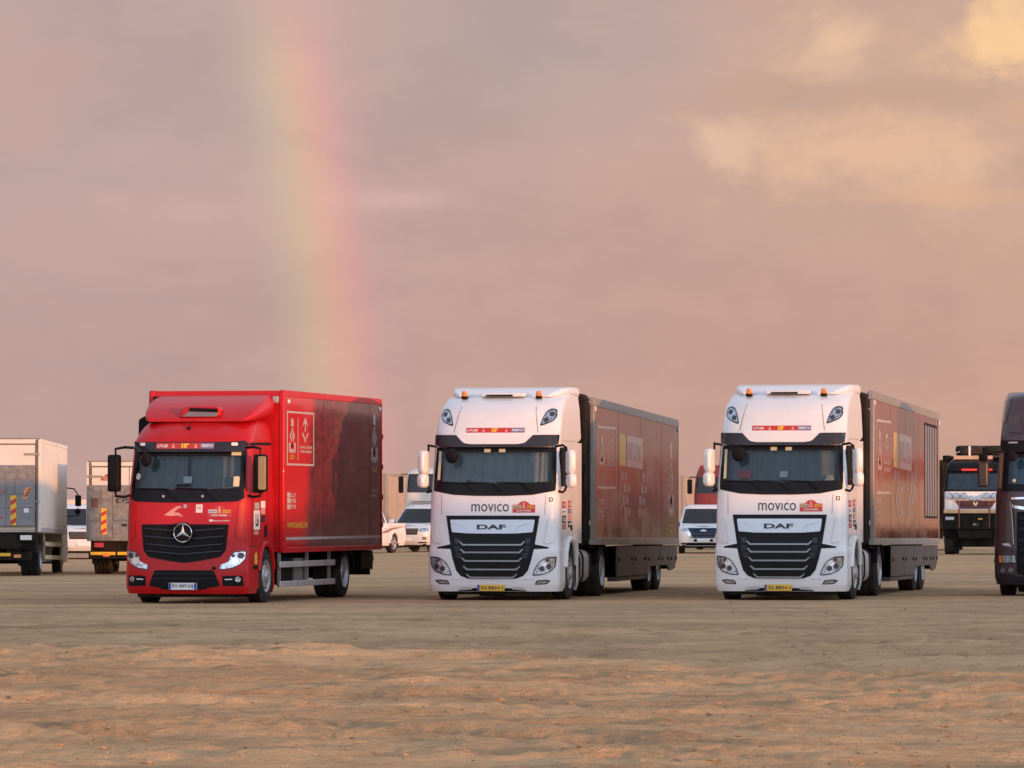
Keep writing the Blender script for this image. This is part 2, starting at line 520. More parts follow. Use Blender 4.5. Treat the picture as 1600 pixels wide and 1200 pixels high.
class Shape:
    """a body seen from above as a rounded-front outline that changes with height"""
    def __init__(self, f, w, D, p, yb, zs):
        self.f_, self.w_, self.D_, self.p_, self.yb_, self.zs = f, w, D, p, yb, zs
    def ev(self, tab, z, h=0.03):
        if not isinstance(tab, list):
            return tab
        return (interp(tab, z - h) + 2 * interp(tab, z) + interp(tab, z + h)) / 4
    def f(self, z): return self.ev(self.f_, z)
    def w(self, z): return self.ev(self.w_, z)
    def D(self, z): return self.ev(self.D_, z)
    def p(self, z): return self.ev(self.p_, z)
    def yb(self, z): return self.ev(self.yb_, z)
    def yf(self, x, z):
        r = min(1.0, abs(x) / self.w(z))
        p = self.p(z)
        return self.f(z) + self.D(z) * (1 - (1 - r ** p) ** (1 / p))
    def xs(self, y, z):
        f, D, w, p = self.f(z), self.D(z), self.w(z), self.p(z)
        if y >= f + D:
            return w
        q = max(0.0, min(1.0, 1 - (y - f) / D))
        return w * (1 - q ** p) ** (1 / p)
    def ring(self, z, nf=22, ns=22, nb=4):
        f, D, w, p, yb = self.f(z), self.D(z), self.w(z), self.p(z), self.yb(z)
        half = []
        for k in range(nf + 1):
            t = math.pi / 2 * k / nf
            x = w * math.sin(t) ** (2 / p)
            y = f + D * (1 - max(0, math.cos(t)) ** (2 / p))
            half.append((x, y))
        for k in range(1, ns + 1):
            half.append((w, f + D + (yb - f - D) * k / ns))
        right = half
        left = [(-x, y) for x, y in reversed(half[1:])]
        back = [(w - 2 * w * k / nb, yb) for k in range(1, nb)]
        return [(x, y, z) for x, y in right] + [(x, y, z) for x, y in back] + [(x, y, z) for x, y in left]
    def shell(self, name, m, parent, dz=0.05, fholes=(), sholes=(), label=None):
        z0, z1 = self.zs
        n = max(2, int((z1 - z0) / dz))
        rings = [self.ring(z0 + (z1 - z0) * i / n) for i in range(n + 1)]
        mb = MB().loft(rings)
        keep = []
        for f in mb.f:
            c = sum((Vector(mb.v[i]) for i in f), Vector()) / len(f)
            z = c.z
            bad = False
            if len(f) == 4:
                fr = c.y < self.f(z) + self.D(z) * 0.8
                for h in fholes:
                    if fr and inpoly((c.x, z), h):
                        bad = True
                if abs(c.x) > self.w(z) * 0.75:
                    for h in sholes:
                        if inpoly((c.y, z), h):
                            bad = True
            if not bad:
                keep.append(f)
        mb.f = keep
        return mb.build(name, m, parent, angle=38, label=label)

def _sheet(poly, step):
    bm = bmesh.new()
    vs = [bm.verts.new((x, z, 0)) for x, z in poly]
    bm.faces.new(vs)
    for ax in (0, 1):
        lo = min(p[ax] for p in poly)
        hi = max(p[ax] for p in poly)
        k = int((hi - lo) / step)
        for i in range(1, k + 1):
            co = [0, 0, 0]
            co[ax] = lo + (hi - lo) * i / (k + 1)
            no = [0, 0, 0]
            no[ax] = 1
            bmesh.ops.bisect_plane(bm, geom=bm.verts[:] + bm.edges[:] + bm.faces[:], plane_co=co, plane_no=no)
    bmesh.ops.triangulate(bm, faces=[f for f in bm.faces if len(f.verts) > 4])
    return bm

def wrap(poly, fn, thick, name, m, parent, step=0.08, label=None, angle=38):
    """poly in (a, z); fn(a, z, depth) gives the point, depth counted outwards; rim of given thickness"""
    bm = _sheet(poly, step)
    co = {v: (v.co.x, v.co.y) for v in bm.verts}
    bd = [e for e in bm.edges if e.is_boundary]
    if thick > 0:
        ret = bmesh.ops.extrude_edge_only(bm, edges=bd)
        newv = [g for g in ret['geom'] if isinstance(g, bmesh.types.BMVert)]
        for v in newv:
            a, z = v.co.x, v.co.y
            v.co = fn(a, z, -thick)
    for v, (a, z) in co.items():
        v.co = fn(a, z, 0.0)
    me = bpy.data.meshes.new(name)
    bmesh.ops.recalc_face_normals(bm, faces=bm.faces)
    bm.to_mesh(me)
    bm.free()
    return finish(name, me, m, parent, 0, angle, label, recalc=False)

def fpatch(sh, poly, off, thick, name, m, parent, step=0.08, label=None):
    return wrap(poly, lambda x, z, d: (x, sh.yf(x, z) - off - d, z), thick, name, m, parent, step, label)

def spatch(sh, poly, sign, off, thick, name, m, parent, step=0.12, label=None):
    return wrap(poly, lambda y, z, d: (sign * (sh.xs(y, z) + off + d), y, z), thick, name, m, parent, step, label)

class FlatSide:
    def __init__(self, x): self.x = x
    def xs(self, y, z): return self.x

_txt = {}
def text2d(s, bold=0.0):
    k = (s, bold)
    if k not in _txt:
        cu = bpy.data.curves.new('txt', 'FONT')
        cu.body = s
        cu.size = 1.0
        cu.resolution_u = 3
        cu.offset = bold
        ob = bpy.data.objects.new('txt', cu)
        COL.objects.link(ob)
        dg = bpy.context.evaluated_depsgraph_get()
        me = bpy.data.meshes.new_from_object(ob.evaluated_get(dg))
        vs = [(v.co.x, v.co.y) for v in me.vertices]
        fs = [tuple(p.vertices) for p in me.polygons]
        bpy.data.objects.remove(ob)
        bpy.data.meshes.remove(me)
        xs = [v[0] for v in vs]
        ys = [v[1] for v in vs]
        _txt[k] = ([((x - min(xs)) / (max(xs) - min(xs)), (y - min(ys)) / (max(ys) - min(ys))) for x, y in vs], fs)
    return _txt[k]

def text(s, rectf, fn, name, m, parent, bold=0.0, rot=False, label=None):
    """fit the words into the rectangle a0, a1, z0, z1 on the surface fn(a, z)"""
    a0, a1, z0, z1 = rectf
    vs, fs = text2d(s, bold)
    if rot:
        uv = [(a0 + (1 - v) * (a1 - a0), z0 + u * (z1 - z0)) for u, v in vs]
    else:
        uv = [(a0 + u * (a1 - a0), z0 + v * (z1 - z0)) for u, v in vs]
    mb = MB()
    mb.add([fn(a, z) for a, z in uv], fs)
    o = mb.build(name, m, parent, label=label)
    o['kind'] = 'stuff'
    return o

# ------------------------------------------------------------------ shared vehicle parts
_wheel = {}
def wheel(parent, sign, x_out, y, r=0.51, width=0.30, rimr=0.30, kind='steer', name='wheel', rimm=None):
    key = (r, width, rimr, kind, rimm)
    if key not in _wheel:
        w = width
        prof = [(-w * 0.98, rimr), (-w * 0.99, rimr * 1.2), (-w * 0.95, r * 0.93), (-w * 0.88, r)]
        for g in (0.72, 0.5, 0.28):
            prof += [(-w * (g + 0.035), r), (-w * (g + 0.03), r - 0.014), (-w * (g - 0.03), r - 0.014), (-w * (g - 0.035), r)]
        prof += [(-w * 0.12, r), (-w * 0.05, r * 0.93), (-w * 0.01, rimr * 1.2), (-w * 0.02, rimr)]
        ty = MB().lathe('x', (0, 0, 0), prof, 36, caps=False)
        rm = MB()
        if kind == 'steer':
            rp = [(-w * 0.9, rimr), (-0.02, rimr), (-0.005, rimr * 0.98), (-0.03, rimr * 0.90), (-0.06, rimr * 0.84), (-0.015, rimr * 0.62), (0.0, rimr * 0.5), (-0.01, rimr * 0.42), (0.035, rimr * 0.36), (0.05, rimr * 0.2), (0.05, 0.001)]
        elif kind == 'drive':
            rp = [(-w * 0.9, rimr), (-0.02, rimr), (-0.005, rimr * 0.98), (-0.03, rimr * 0.92), (-0.13, rimr * 0.84), (-0.15, rimr * 0.6), (-0.12, rimr * 0.5), (-0.03, rimr * 0.42), (-0.02, rimr * 0.3), (-0.02, 0.001)]
        else:
            rp = [(-w * 0.9, rimr), (-0.02, rimr), (-0.01, rimr * 0.96), (-0.03, rimr * 0.86), (-0.05, rimr * 0.5), (-0.02, rimr * 0.25), (-0.02, 0.001)]
        rm.lathe('x', (0, 0, 0), rp, 28, caps=False)
        nb = MB()
        nn = 10 if kind != 'car' else 5
        for k in range(nn):
            a = 2 * math.pi * k / nn
            rad = rimr * (0.74 if kind != 'car' else 0.68)
            nb.cyl('x', (0, rad * math.cos(a), rad * math.sin(a)), rimr * (0.075 if kind != 'car' else 0.15), -0.2, -0.028 if kind == 'steer' else (-0.13 if kind == 'drive' else -0.028), 8)
        _wheel[key] = (ty, rm, nb, {})
    ty, rm, nb, cache = _wheel[key]
    if not cache:
        o = ty.build(name, M_RUBBER, parent)
        q = rm.build('rim', rimm or M_RIM, o, angle=50)
        b = nb.build('rim_holes', M_DARK, o)
        b['kind'] = 'stuff'
        cache['o'], cache['q'], cache['b'] = o, q, b
    else:
        o = cache['o'].copy()
        COL.objects.link(o)
        o.parent = parent
        o.name = name
        for c in ('q', 'b'):
            d = cache[c].copy()
            COL.objects.link(d)
            d.parent = o
    o.location = (sign * x_out, y, r)
    o.rotation_euler = (random.random() * 6, 0, 0) if sign > 0 else (random.random() * 6, 0, math.pi)
    return o

def plate(parent, y, x0, x1, z0, z1, chars, m_base, blue='L', tcol=None):
    p = MB().box(x0, x1, y - 0.012, y + 0.01, z0, z1).build('number_plate', m_base, parent, 0.004)
    w = x1 - x0
    bw = 0.09 * w
    if 'L' in blue:
        box('plate_band', M_EUB, p, x0 + 0.004, x0 + bw, y - 0.0155, y - 0.011, z0 + 0.004, z1 - 0.004)
    a0, a1 = x0 + bw + 0.025, x1 - 0.025
    if 'R' in blue:
        box('plate_band', M_EUB, p, x1 - bw, x1 - 0.004, y - 0.0155, y - 0.011, z0 + 0.004, z1 - 0.004)
        a1 = x1 - bw - 0.02
    text(chars, (a0, a1, z0 + 0.028, z1 - 0.026), lambda a, z: (a, y - 0.016, z), 'plate_lettering', M_STK, p, 0.02)
    return p

def front_text(sh, s, r, off, name, m, parent, bold=0.0):
    return text(s, r, lambda a, z: (a, sh.yf(a, z) - off, z), name, m, parent, bold)

def blobs(parent, fn, cells, name, m):
    """small flat print cells, rectangles (a0,a1,z0,z1)"""
    mb = MB()
    for a0, a1, z0, z1 in cells:
        mb.add([fn(a0, z0), fn(a1, z0), fn(a1, z1), fn(a0, z1)], [(0, 1, 2, 3)])
    o = mb.build(name, m, parent)
    if len(cells) > 1:
        o['kind'] = 'stuff'
    return o

def strokes(a0, a1, z0, z1, n, seed=1):
    """illegible lettering as small upright marks"""
    rr = random.Random(seed)
    out = []
    w = (a1 - a0) / n
    for i in range(n):
        k = rr.random()
        b = a0 + i * w
        out.append((b + w * 0.08, b + w * 0.36, z0, z1))
        if k < 0.7:
            out.append((b + w * 0.36, b + w * 0.84, z1 - (z1 - z0) * 0.3, z1))
        if k > 0.3:
            out.append((b + w * 0.36, b + w * 0.84, z0, z0 + (z1 - z0) * 0.28))
        if 0.2 < k < 0.8:
            out.append((b + w * 0.6, b + w * 0.84, z0 + (z1 - z0) * 0.28, z1 - (z1 - z0) * 0.3))
    return out

def curtain(sh, name, m, parent, x0, x1, z0, z1, depth, folds, amp=0.03, seed=0):
    rr = random.Random(seed)
    mb = MB()
    n = folds * 8
    ph = rr.random() * 6
    cols = []
    for i in range(n + 1):
        x = x0 + (x1 - x0) * i / n
        off = amp * math.sin(i * 2 * math.pi / 8 + ph + 0.9 * math.sin(i * 0.21 + seed)) + 0.5 * amp * math.sin(i * 0.37 + seed)
        col = []
        for z in (z0, (z0 + z1) / 2, z1):
            col.append((x, sh.yf(x, z) + depth + off, z))
        cols.append(col)
    vs = [p for c in cols for p in c]
    fs = []
    for i in range(n):
        for k in range(2):
            fs.append((i * 3 + k, (i + 1) * 3 + k, (i + 1) * 3 + k + 1, i * 3 + k + 1))
    return mb.add(vs, fs).build(name, m, parent, angle=80)

# ================================================================== GROUND
def perlin(x, y, seed):
    rng = np.random.RandomState(seed)
    g = rng.rand(256, 256) * 2 * np.pi
    xi = np.floor(x).astype(int)
    yi = np.floor(y).astype(int)
    fx, fy = x - xi, y - yi
    def gr(ix, iy, dx_, dy_):
        a = g[ix & 255, iy & 255]
        return np.cos(a) * dx_ + np.sin(a) * dy_
    u = fx * fx * fx * (fx * (fx * 6 - 15) + 10)
    v = fy * fy * fy * (fy * (fy * 6 - 15) + 10)
    n00 = gr(xi, yi, fx, fy)
    n10 = gr(xi + 1, yi, fx - 1, fy)
    n01 = gr(xi, yi + 1, fx, fy - 1)
    n11 = gr(xi + 1, yi + 1, fx - 1, fy - 1)
    return (n00 * (1 - u) + n10 * u) * (1 - v) + (n01 * (1 - u) + n11 * u) * v

def gsm(a, lo, hi):
    t = np.clip((a - lo) / (hi - lo), 0, 1)
    return t * t * (3 - 2 * t)

# tyre tracks: lines x = a + b * (y - 45) with a little wander, width w, depth d
TRACKS = []
rr = random.Random(11)
for (y_at, slope, d) in [(33.2, 0.16, .030), (35.2, 0.10, .035), (37.2, 0.10, .035), (38.6, -0.14, .022), (40.4, -0.10, .03), (42.4, -0.10, .03), (45.0, 0.20, .028), (47.0, 0.20, .028),
                         (48.8, -0.22, .03), (51.5, 0.12, .03), (53.4, 0.12, .03), (55.8, -0.3, .025), (58.5, 0.3, .02), (66, -0.5, .02), (68, -0.5, .02), (75, 0.6, .02), (83, .2, .015), (85, .2, .015)]:
    TRACKS.append((y_at, slope, d, rr.random() * 9))

for (y_at, slope, d) in [(34.0, -0.55, .03), (35.9, -0.55, .03), (40.0, 0.75, .03), (42.0, 0.75, .03), (50, -0.9, .03), (52, -0.9, .03), (62, 1.6, .025), (64.2, 1.6, .025), (71, -0.25, .025), (73, -0.25, .025), (79, 0.4, .02), (81, .4, .02)]:
    TRACKS.append((y_at, slope, d, rr.random() * 9))

def track_mask(x, y):
    m = x * 0
    for (ya, sl, d, ph) in TRACKS:
        wob_ = perlin(x / 9.0 + ph, x * 0 + ph, 6) * 1.3
        dist = (y - (ya + sl * x + wob_)) / math.sqrt(1 + sl * sl)
        patch = gsm(perlin(x / 4.0 + ph * 3, x * 0 + ya, 7), -0.25, 0.15)
        m = np.maximum(m, patch * np.exp(-(dist / 0.26) ** 2))
    return m

def ground_z(x, y):
    """height of the sand lot (arrays)"""
    near = 1 - gsm(y, 60, 84)
    big = perlin(x / 11.0, y / 4.5, 1) * 0.19 + perlin(x / 5.5 + 5, y / 1.8, 2) * 0.05
    mid = perlin(x / 3.2 + 0.15 * y, y / 0.7, 3) * 0.028
    # broken crust: small scarps where the dried skin of the sand has lifted
    cr1 = perlin(x / 3.6, y / 1.0, 9) + 0.35 * perlin(x / 0.6, y / 0.4, 10)
    cr2 = perlin(x / 1.5 + 3, y / 0.6, 12) + 0.4 * perlin(x / 0.3, y / 0.25, 13)
    crust = gsm(cr1, 0.02, 0.09) * 0.032 + gsm(cr2, 0.10, 0.17) * 0.018
    clod = np.clip(perlin(x / 3.2, y / 1.6, 8) + 0.10, 0, 1)
    fine = perlin(x / 0.9, y / 0.26, 4) * 0.023 + perlin(x / 0.16, y / 0.15, 5) * 0.020 * (0.35 + 2.4 * clod)
    z = (big + mid + fine + crust) * (0.25 + 0.75 * near)
    for (ya, sl, d, ph) in TRACKS:
        wob_ = perlin(x / 9.0 + ph, x * 0 + ph, 6) * 1.3
        dist = (y - (ya + sl * x + wob_)) / math.sqrt(1 + sl * sl)
        patch = gsm(perlin(x / 4.0 + ph * 3, x * 0 + ya, 7), -0.25, 0.15)
        z = z - patch * d * 1.3 * np.exp(-(dist / 0.17) ** 2) * (0.75 + 0.35 * np.sin(x * 2 * np.pi / 0.16))
        z = z + patch * d * 1.2 * (np.exp(-((dist - 0.34) / 0.12) ** 2) + np.exp(-((dist + 0.34) / 0.12) ** 2))
    # the stand where the lorries are parked is rolled flat
    z = z * (1 - 0.75 * gsm(y, 82, 90))
    return z - 0.004

def axis_list(segs, far):
    out = []
    for a, b, st in segs:
        n = max(1, int(round((b - a) / st)))
        out += [a + (b - a) * i / n for i in range(n)]
    out.append(segs[-1][1])
    return out + far

xs_ = axis_list([(-60, -24, 4), (-24, -11, 1), (-11, -7, 0.35), (-7, 7, 0.045), (7, 11, 0.35), (11, 24, 1), (24, 60, 4)], [90, 150, 300, 700, 1500, 4000])
xs_ = [-4000, -1500, -700, -300, -150, -90] + xs_
ys_ = [-3000, -1000, -300, -120, -60, -30, -10, 0, 10, 18, 24] + axis_list([(29, 60, 0.06), (60, 84, 0.16), (84, 110, 0.4), (110, 240, 2.0)], [280, 350, 500, 800, 1300, 2200, 4000, 7000])
gx, gy = np.meshgrid(np.array(xs_), np.array(ys_))
gz = ground_z(gx, gy)
nx, ny = len(xs_), len(ys_)
co = np.stack([gx, gy, gz], -1).reshape(-1, 3).astype(np.float32)
ii = np.arange(nx * ny).reshape(ny, nx)
quads = np.stack([ii[:-1, :-1], ii[:-1, 1:], ii[1:, 1:], ii[1:, :-1]], -1).reshape(-1, 4)
gme = bpy.data.meshes.new('ground')
gme.vertices.add(len(co))
gme.vertices.foreach_set('co', co.ravel())
gme.loops.add(quads.size)
gme.loops.foreach_set('vertex_index', quads.ravel().astype(np.int32))
gme.polygons.add(len(quads))
gme.polygons.foreach_set('loop_start', np.arange(0, quads.size, 4, dtype=np.int32))
gme.polygons.foreach_set('loop_total', np.full(len(quads), 4, dtype=np.int32))
gme.polygons.foreach_set('use_smooth', np.ones(len(quads), dtype=bool))
gme.update()
gme.validate()
ta = gme.attributes.new('track', 'FLOAT', 'POINT')
ta.data.foreach_set('value', track_mask(gx, gy).ravel().astype(np.float32))

def sand_material(name='sand', tone=1.22):
    m = bpy.data.materials.new(name)
    m.use_nodes = True
    t = NT(m.node_tree)
    b = t.n['Principled BSDF']
    o = t.new('ShaderNodeTexCoord').outputs['Object']
    n1 = t.noise(t.mapping(o, (0.16, 0.42, 1)), 0.9, 6, 0.66)
    n2 = t.noise(t.mapping(o, (0.30, 0.75, 1), (5, 3, 0)), 2.0, 7, 0.68, 0.3)
    n3 = t.noise(t.mapping(o, (0.7, 1, 1)), 11.0, 5, 0.7)
    c = t.mix(t.ss(n1, 0.36, 0.64), tuple(x * tone for x in (0.43, 0.288, 0.165)), tuple(x * tone for x in (0.60, 0.41, 0.235)))
    c = t.mix(t.m('MULTIPLY', t.ss(n2, 0.52, 0.70), 0.7), c, tuple(x * tone for x in (0.33, 0.212, 0.122)))
    c = t.mix(t.m('MULTIPLY', t.ss(n3, 0.55, 0.75), 0.55), c, tuple(x * tone for x in (0.68, 0.47, 0.28)))
    # damp dark patches left by the rain, and dark grit
    n4 = t.noise(t.mapping(o, (0.22, 0.55, 1), (9, 2, 0)), 0.8, 7, 0.72)
    c = t.mix(t.m('MULTIPLY', t.ss(n4, 0.58, 0.68), 0.7), c, tuple(x * tone for x in (0.235, 0.16, 0.105)))
    n5 = t.noise(t.mapping(o, (0.8, 0.5, 1), (1, 8, 0)), 6.0, 5, 0.75)
    c = t.mix(t.m('MULTIPLY', t.ss(n5, 0.64, 0.70), 0.75), c, tuple(x * tone for x in (0.17, 0.115, 0.08)))
    n6 = t.noise(t.mapping(o, (1.1, 0.75, 1), (2, 6, 0)), 1.5, 8, 0.78)
    c = t.mix(t.ss(n6, 0.34, 0.50, 0.55, 0.0), c, tuple(x * tone for x in (0.29, 0.185, 0.11)))
    c = t.mix(t.ss(n6, 0.53, 0.68, 0.0, 0.6), c, tuple(x * tone for x in (0.70, 0.485, 0.29)))
    at = t.new('ShaderNodeAttribute')
    at.attribute_name = 'track'
    c = t.mix(t.m('MULTIPLY', at.outputs['Fac'], t.ss(n2, 0.3, 0.7, 0.25, 0.75)), c, tuple(x * tone for x in (0.30, 0.195, 0.115)))
    c = t.mix(1.0, c, (1.0, 0.965, 0.90), 'MULTIPLY')
    t.put(b.inputs['Base Color'], c)
    b.inputs['Roughness'].default_value = 0.92
    b.inputs['Specular IOR Level'].default_value = 0.2
    bn = t.new('ShaderNodeBump')
    bn.inputs['Strength'].default_value = 1.0
    bn.inputs['Distance'].default_value = 0.13
    hgt = t.m('ADD', t.noise(t.mapping(o, (0.6, 1, 1)), 9.0, 6, 0.7), t.m('MULTIPLY', n2, 0.8))
    t.l.new(hgt, bn.inputs['Height'])
    t.l.new(bn.outputs[0], b.inputs['Normal'])
    return m

M_SAND = sand_material()
gme.materials.append(M_SAND)
ground = bpy.data.objects.new('ground', gme)
COL.objects.link(ground)
ground['kind'] = 'structure'

# added sand ridge out of view, shaped to shade the stand and the lorries
def ridge():
    mb = MB()
    n = 90
    a = Vector((23.5, 29.0))
    b = Vector((92.0, 92.0))
    u = (b - a).normalized()
    v = Vector((u.y, -u.x))
    rows = []
    for i in range(n + 1):
        s = i / n
        c = a + (b - a) * s
        L = (b - a).length * s
        h = interp([(0, 0.0), (2.5, 3.8), (7, 4.55), (20, 4.75), (30, 4.95), (60, 5.0), (80, 4.1), (94, 0)], L)
        h += 0.22 * math.sin(L * 0.55 + 1) + 0.14 * math.sin(L * 1.31) + 0.08 * math.sin(L * 2.9)
        h = max(h, 0.0)
        row = []
        for k, (d, g) in enumerate([(-9, -0.03), (-5.5, .30), (-3, .70), (-1.3, .94), (0, 1), (1.4, .93), (3.5, .66), (6, .3), (10, -0.03)]):
            jig = 0.12 * math.sin(i * 1.7 + k * 2.1)
            p = c + v * (d + jig)
            row.append((p.x, p.y, h * g - (0.05 if g < 0 else 0)))
        rows.append(row)
    mb.loft(rows, closed=False)
    o = mb.build('shade_ridge', M_SAND, None, angle=70)
    o['kind'] = 'structure'
ridge()

# crumbs of crusted sand and dark grit
def clods(name, label, count, seed, m, rmin, rexp, rmax, cluster):
    rg = random.Random(seed)
    bv = [Vector(p) for p in ((1, 0, 0), (0, 1, 0), (-1, 0, 0), (0, -1, 0), (0, 0, 1), (0, 0, -1))]
    bf = [(0, 1, 4), (1, 2, 4), (2, 3, 4), (3, 0, 4), (1, 0, 5), (2, 1, 5), (3, 2, 5), (0, 3, 5)]
    mb = MB()
    pts = []
    for i in range(count):
        y = 1 / (1 / 32 - rg.random() * (1 / 32 - 1 / 95))
        x = rg.uniform(-0.112, 0.112) * y
        if i % cluster and pts:
            q = rg.choice(pts[-60:])
            x, y = q[0] + rg.gauss(0, 0.9), q[1] + rg.gauss(0, 0.25)
        pts.append((x, y))
    zz = ground_z(np.array([p[0] for p in pts]), np.array([p[1] for p in pts]))
    for (x, y), z in zip(pts, zz):
        r = min(rmax, rmin + rg.expovariate(1 / rexp))
        sx, sy, sz = rg.uniform(.8, 1.9), rg.uniform(.8, 1.3), rg.uniform(.5, .9)
        mb.add([(x + r * sx * (p.x + rg.uniform(-.3, .3)), y + r * sy * (p.y + rg.uniform(-.3, .3)), z + r * 0.15 + r * sz * (p.z + rg.uniform(-.2, .2))) for p in bv], bf)
    o = mb.build(name, m, None, angle=20)
    o['kind'] = 'stuff'
    o['label'] = label
    o['category'] = 'loose sand'
clods('sand_crumbs', 'loose crumbs of crusted sand scattered over the lot', 2600, 5, M_SAND, .005, .006, .035, 4)
clods('dark_grit', 'dark specks of grit strewn over the sand', 700, 6, mat('dark_grit', (.17, .11, .075), .9, var=.3, scale=20), .004, .004, .022, 3)

# ================================================================== RALLY STICKERS
def banner(sh, parent, x0, x1, z0, z1, off):
    """long sponsor strip: red, two small white figures, yellow mark, blue-grey end"""
    h = z1 - z0
    w = x1 - x0
    b = fpatch(sh, rect(x0, x1, z0, z1), off, 0.004, 'sponsor_strip', M_STR, parent)
    fn = lambda a, z: (a, sh.yf(a, z) - off - 0.004, z)
    fn2 = lambda a, z: (a, sh.yf(a, z) - off - 0.007, z)
    blobs(b, fn, [(x0 + w * 0.775, x1 - 0.004, z0 + 0.004, z1 - 0.004)], 'blue_print', M_STB)
    blobs(b, fn2, strokes(x0 + w * 0.015, x0 + w * 0.20, z0 + h * .25, z0 + h * .72, 8, 2) + strokes(x0 + w * 0.785, x1 - w * 0.012, z0 + h * .28, z0 + h * .72, 9, 3), 'white_print', M_STW)
    mb = MB()
    for c in (0.30, 0.69):
        a = x0 + w * c
        mb.add([fn2(a - h * .24, z0 + h * .1), fn2(a + h * .24, z0 + h * .1), fn2(a + h * .26, z0 + h * .35), fn2(a, z0 + h * .95), fn2(a - h * .26, z0 + h * .35)], [(0, 1, 2, 3, 4)])
    mb.build('figure_print', M_SALM, b)['kind'] = 'stuff'
    a = x0 + w * 0.44
    blobs(b, fn2, [(a, a + h * .32, z0 + h * .1, z0 + h * .9), (a + h * .42, a + h * 1.0, z0 + h * .1, z0 + h * .9), (a + h * 1.0, a + h * 1.3, z0 + h * .62, z0 + h * .9)], 'yellow_print', M_STY)
    return b

def rally_plate(sh, parent, cx, z0, w, h, off, whiteplate=False):
    """arched rally plate: DAKAR 2023 / SAUDI ARABIA"""
    x0, x1 = cx - w / 2, cx + w / 2
    pts = [(x0, z0), (x1, z0), (x1, z0 + h * .68)]
    for k in range(9):
        t = k / 8
        pts.append((cx + w * 0.27 - w * 0.54 * t, z0 + h * (.70 + .30 * math.sin(math.pi * t) ** 0.8)))
    pts.append((x0, z0 + h * .68))
    b = fpatch(sh, pts, off, 0.004, 'rally_plate', M_STR, parent, 0.1)
    fn = lambda a, z: (a, sh.yf(a, z) - off - 0.004, z)
    fn2 = lambda a, z: (a, sh.yf(a, z) - off - 0.007, z)
    blobs(b, fn, [(x0 + w * .03, cx - w * .11, z0 + h * .36, z0 + h * .64)], 'plate_field', M_STW if whiteplate else M_STP)
    text('DAKAR', (x0 + w * .05, cx - w * .13, z0 + h * .40, z0 + h * .60), fn2, 'plate_lettering', M_STK, b, 0.01)
    text('2023', (cx + w * .13, x1 - w * .04, z0 + h * .38, z0 + h * .63), fn2, 'year_lettering', M_STY, b, 0.02)
    text('SAUDI ARABIA', (x0 + w * .17, x1 - w * .17, z0 + h * .10, z0 + h * .26), fn2, 'country_lettering', M_STW, b, 0.015)
    mb = MB()
    mb.add([fn2(cx - w * .07, z0 + h * .36), fn2(cx + w * .07, z0 + h * .36), fn2(cx + w * .05, z0 + h * .62), fn2(cx + w * .02, z0 + h * .92), fn2(cx - w * .02, z0 + h * .92), fn2(cx - w * .05, z0 + h * .62)], [(0, 1, 2, 3, 4, 5)])
    mb.build('figure_print', M_SALM, b)
    return b

def tall_emblem(fn, parent, a0, a1, z0, z1, m=None):
    """upright veiled-head emblem: drop, neck, lozenge and a broad winged foot"""
    m = m or M_LOGO
    c = (a0 + a1) / 2
    w = (a1 - a0) / 2
    h = z1 - z0
    P = lambda u, v: fn(c + u * w, z0 + v * h)
    mb = MB()
    mb.add([P(-.1, 1), P(.15, .97), P(.45, .86), P(.15, .82), P(.5, .78), P(.1, .74), P(-.5, .80), P(-.2, .86), P(-.45, .9)], [tuple(range(9))])
    mb.add([P(-.1, .72), P(.12, .72), P(.25, .64), P(-.25, .64)], [(0, 1, 2, 3)])
    for s in (-1, 1):
        mb.add([P(s * .25, .64), P(s * .75, .50), P(s * .35, .34), P(s * .1, .32), P(s * .4, .5), P(s * .08, .62)], [tuple(range(6))])
        mb.add([P(s * .95, .30), P(s * .95, .02), P(s * .55, .06), P(s * .55, .20), P(s * .15, .27), P(s * .1, .16), P(s * .62, .31)], [tuple(range(7))])
    mb.add([P(-.12, .56), P(.12, .56), P(.12, .40), P(-.12, .40)], [(0, 1, 2, 3)])
    mb.add([P(-.45, .12), P(.45, .12), P(.5, 0), P(.2, 0), P(0, .07), P(-.2, 0), P(-.5, 0)], [tuple(range(7))])
    o = mb.build('tall_emblem', m, parent)
    o['kind'] = 'stuff'
    return o

def palm_emblem(fn, parent, a0, a1, z0, z1, m=None):
    """palm above crossed blades"""
    m = m or M_LOGO
    c = (a0 + a1) / 2
    w = (a1 - a0) / 2
    h = z1 - z0
    P = lambda u, v: fn(c + u * w, z0 + v * h)
    mb = MB()
    mb.add([P(0, 1), P(.45, .84), P(.75, .62), P(.3, .74), P(.12, .78), P(.14, .42), P(-.14, .42), P(-.12, .78), P(-.3, .74), P(-.75, .62), P(-.45, .84)], [tuple(range(11))])
    mb.add([P(-1, .36), P(-.7, .38), P(.06, .12), P(.2, 0), P(-.2, 0), P(-.2, .08)], [tuple(range(6))])
    mb.add([P(1, .36), P(.7, .38), P(.1, .17), P(.22, .10)], [tuple(range(4))])
    o = mb.build('palm_emblem', m, parent)
    o['kind'] = 'stuff'
    return o

def frame_print(fn, parent, a0, a1, z0, z1, ta, tz, m=None):
    return blobs(parent, fn, [(a0, a1, z1 - tz, z1), (a0, a1, z0, z0 + tz), (a0, a0 + ta, z0 + tz, z1 - tz), (a1 - ta, a1, z0 + tz, z1 - tz)], 'frame_print', m or M_LOGO)

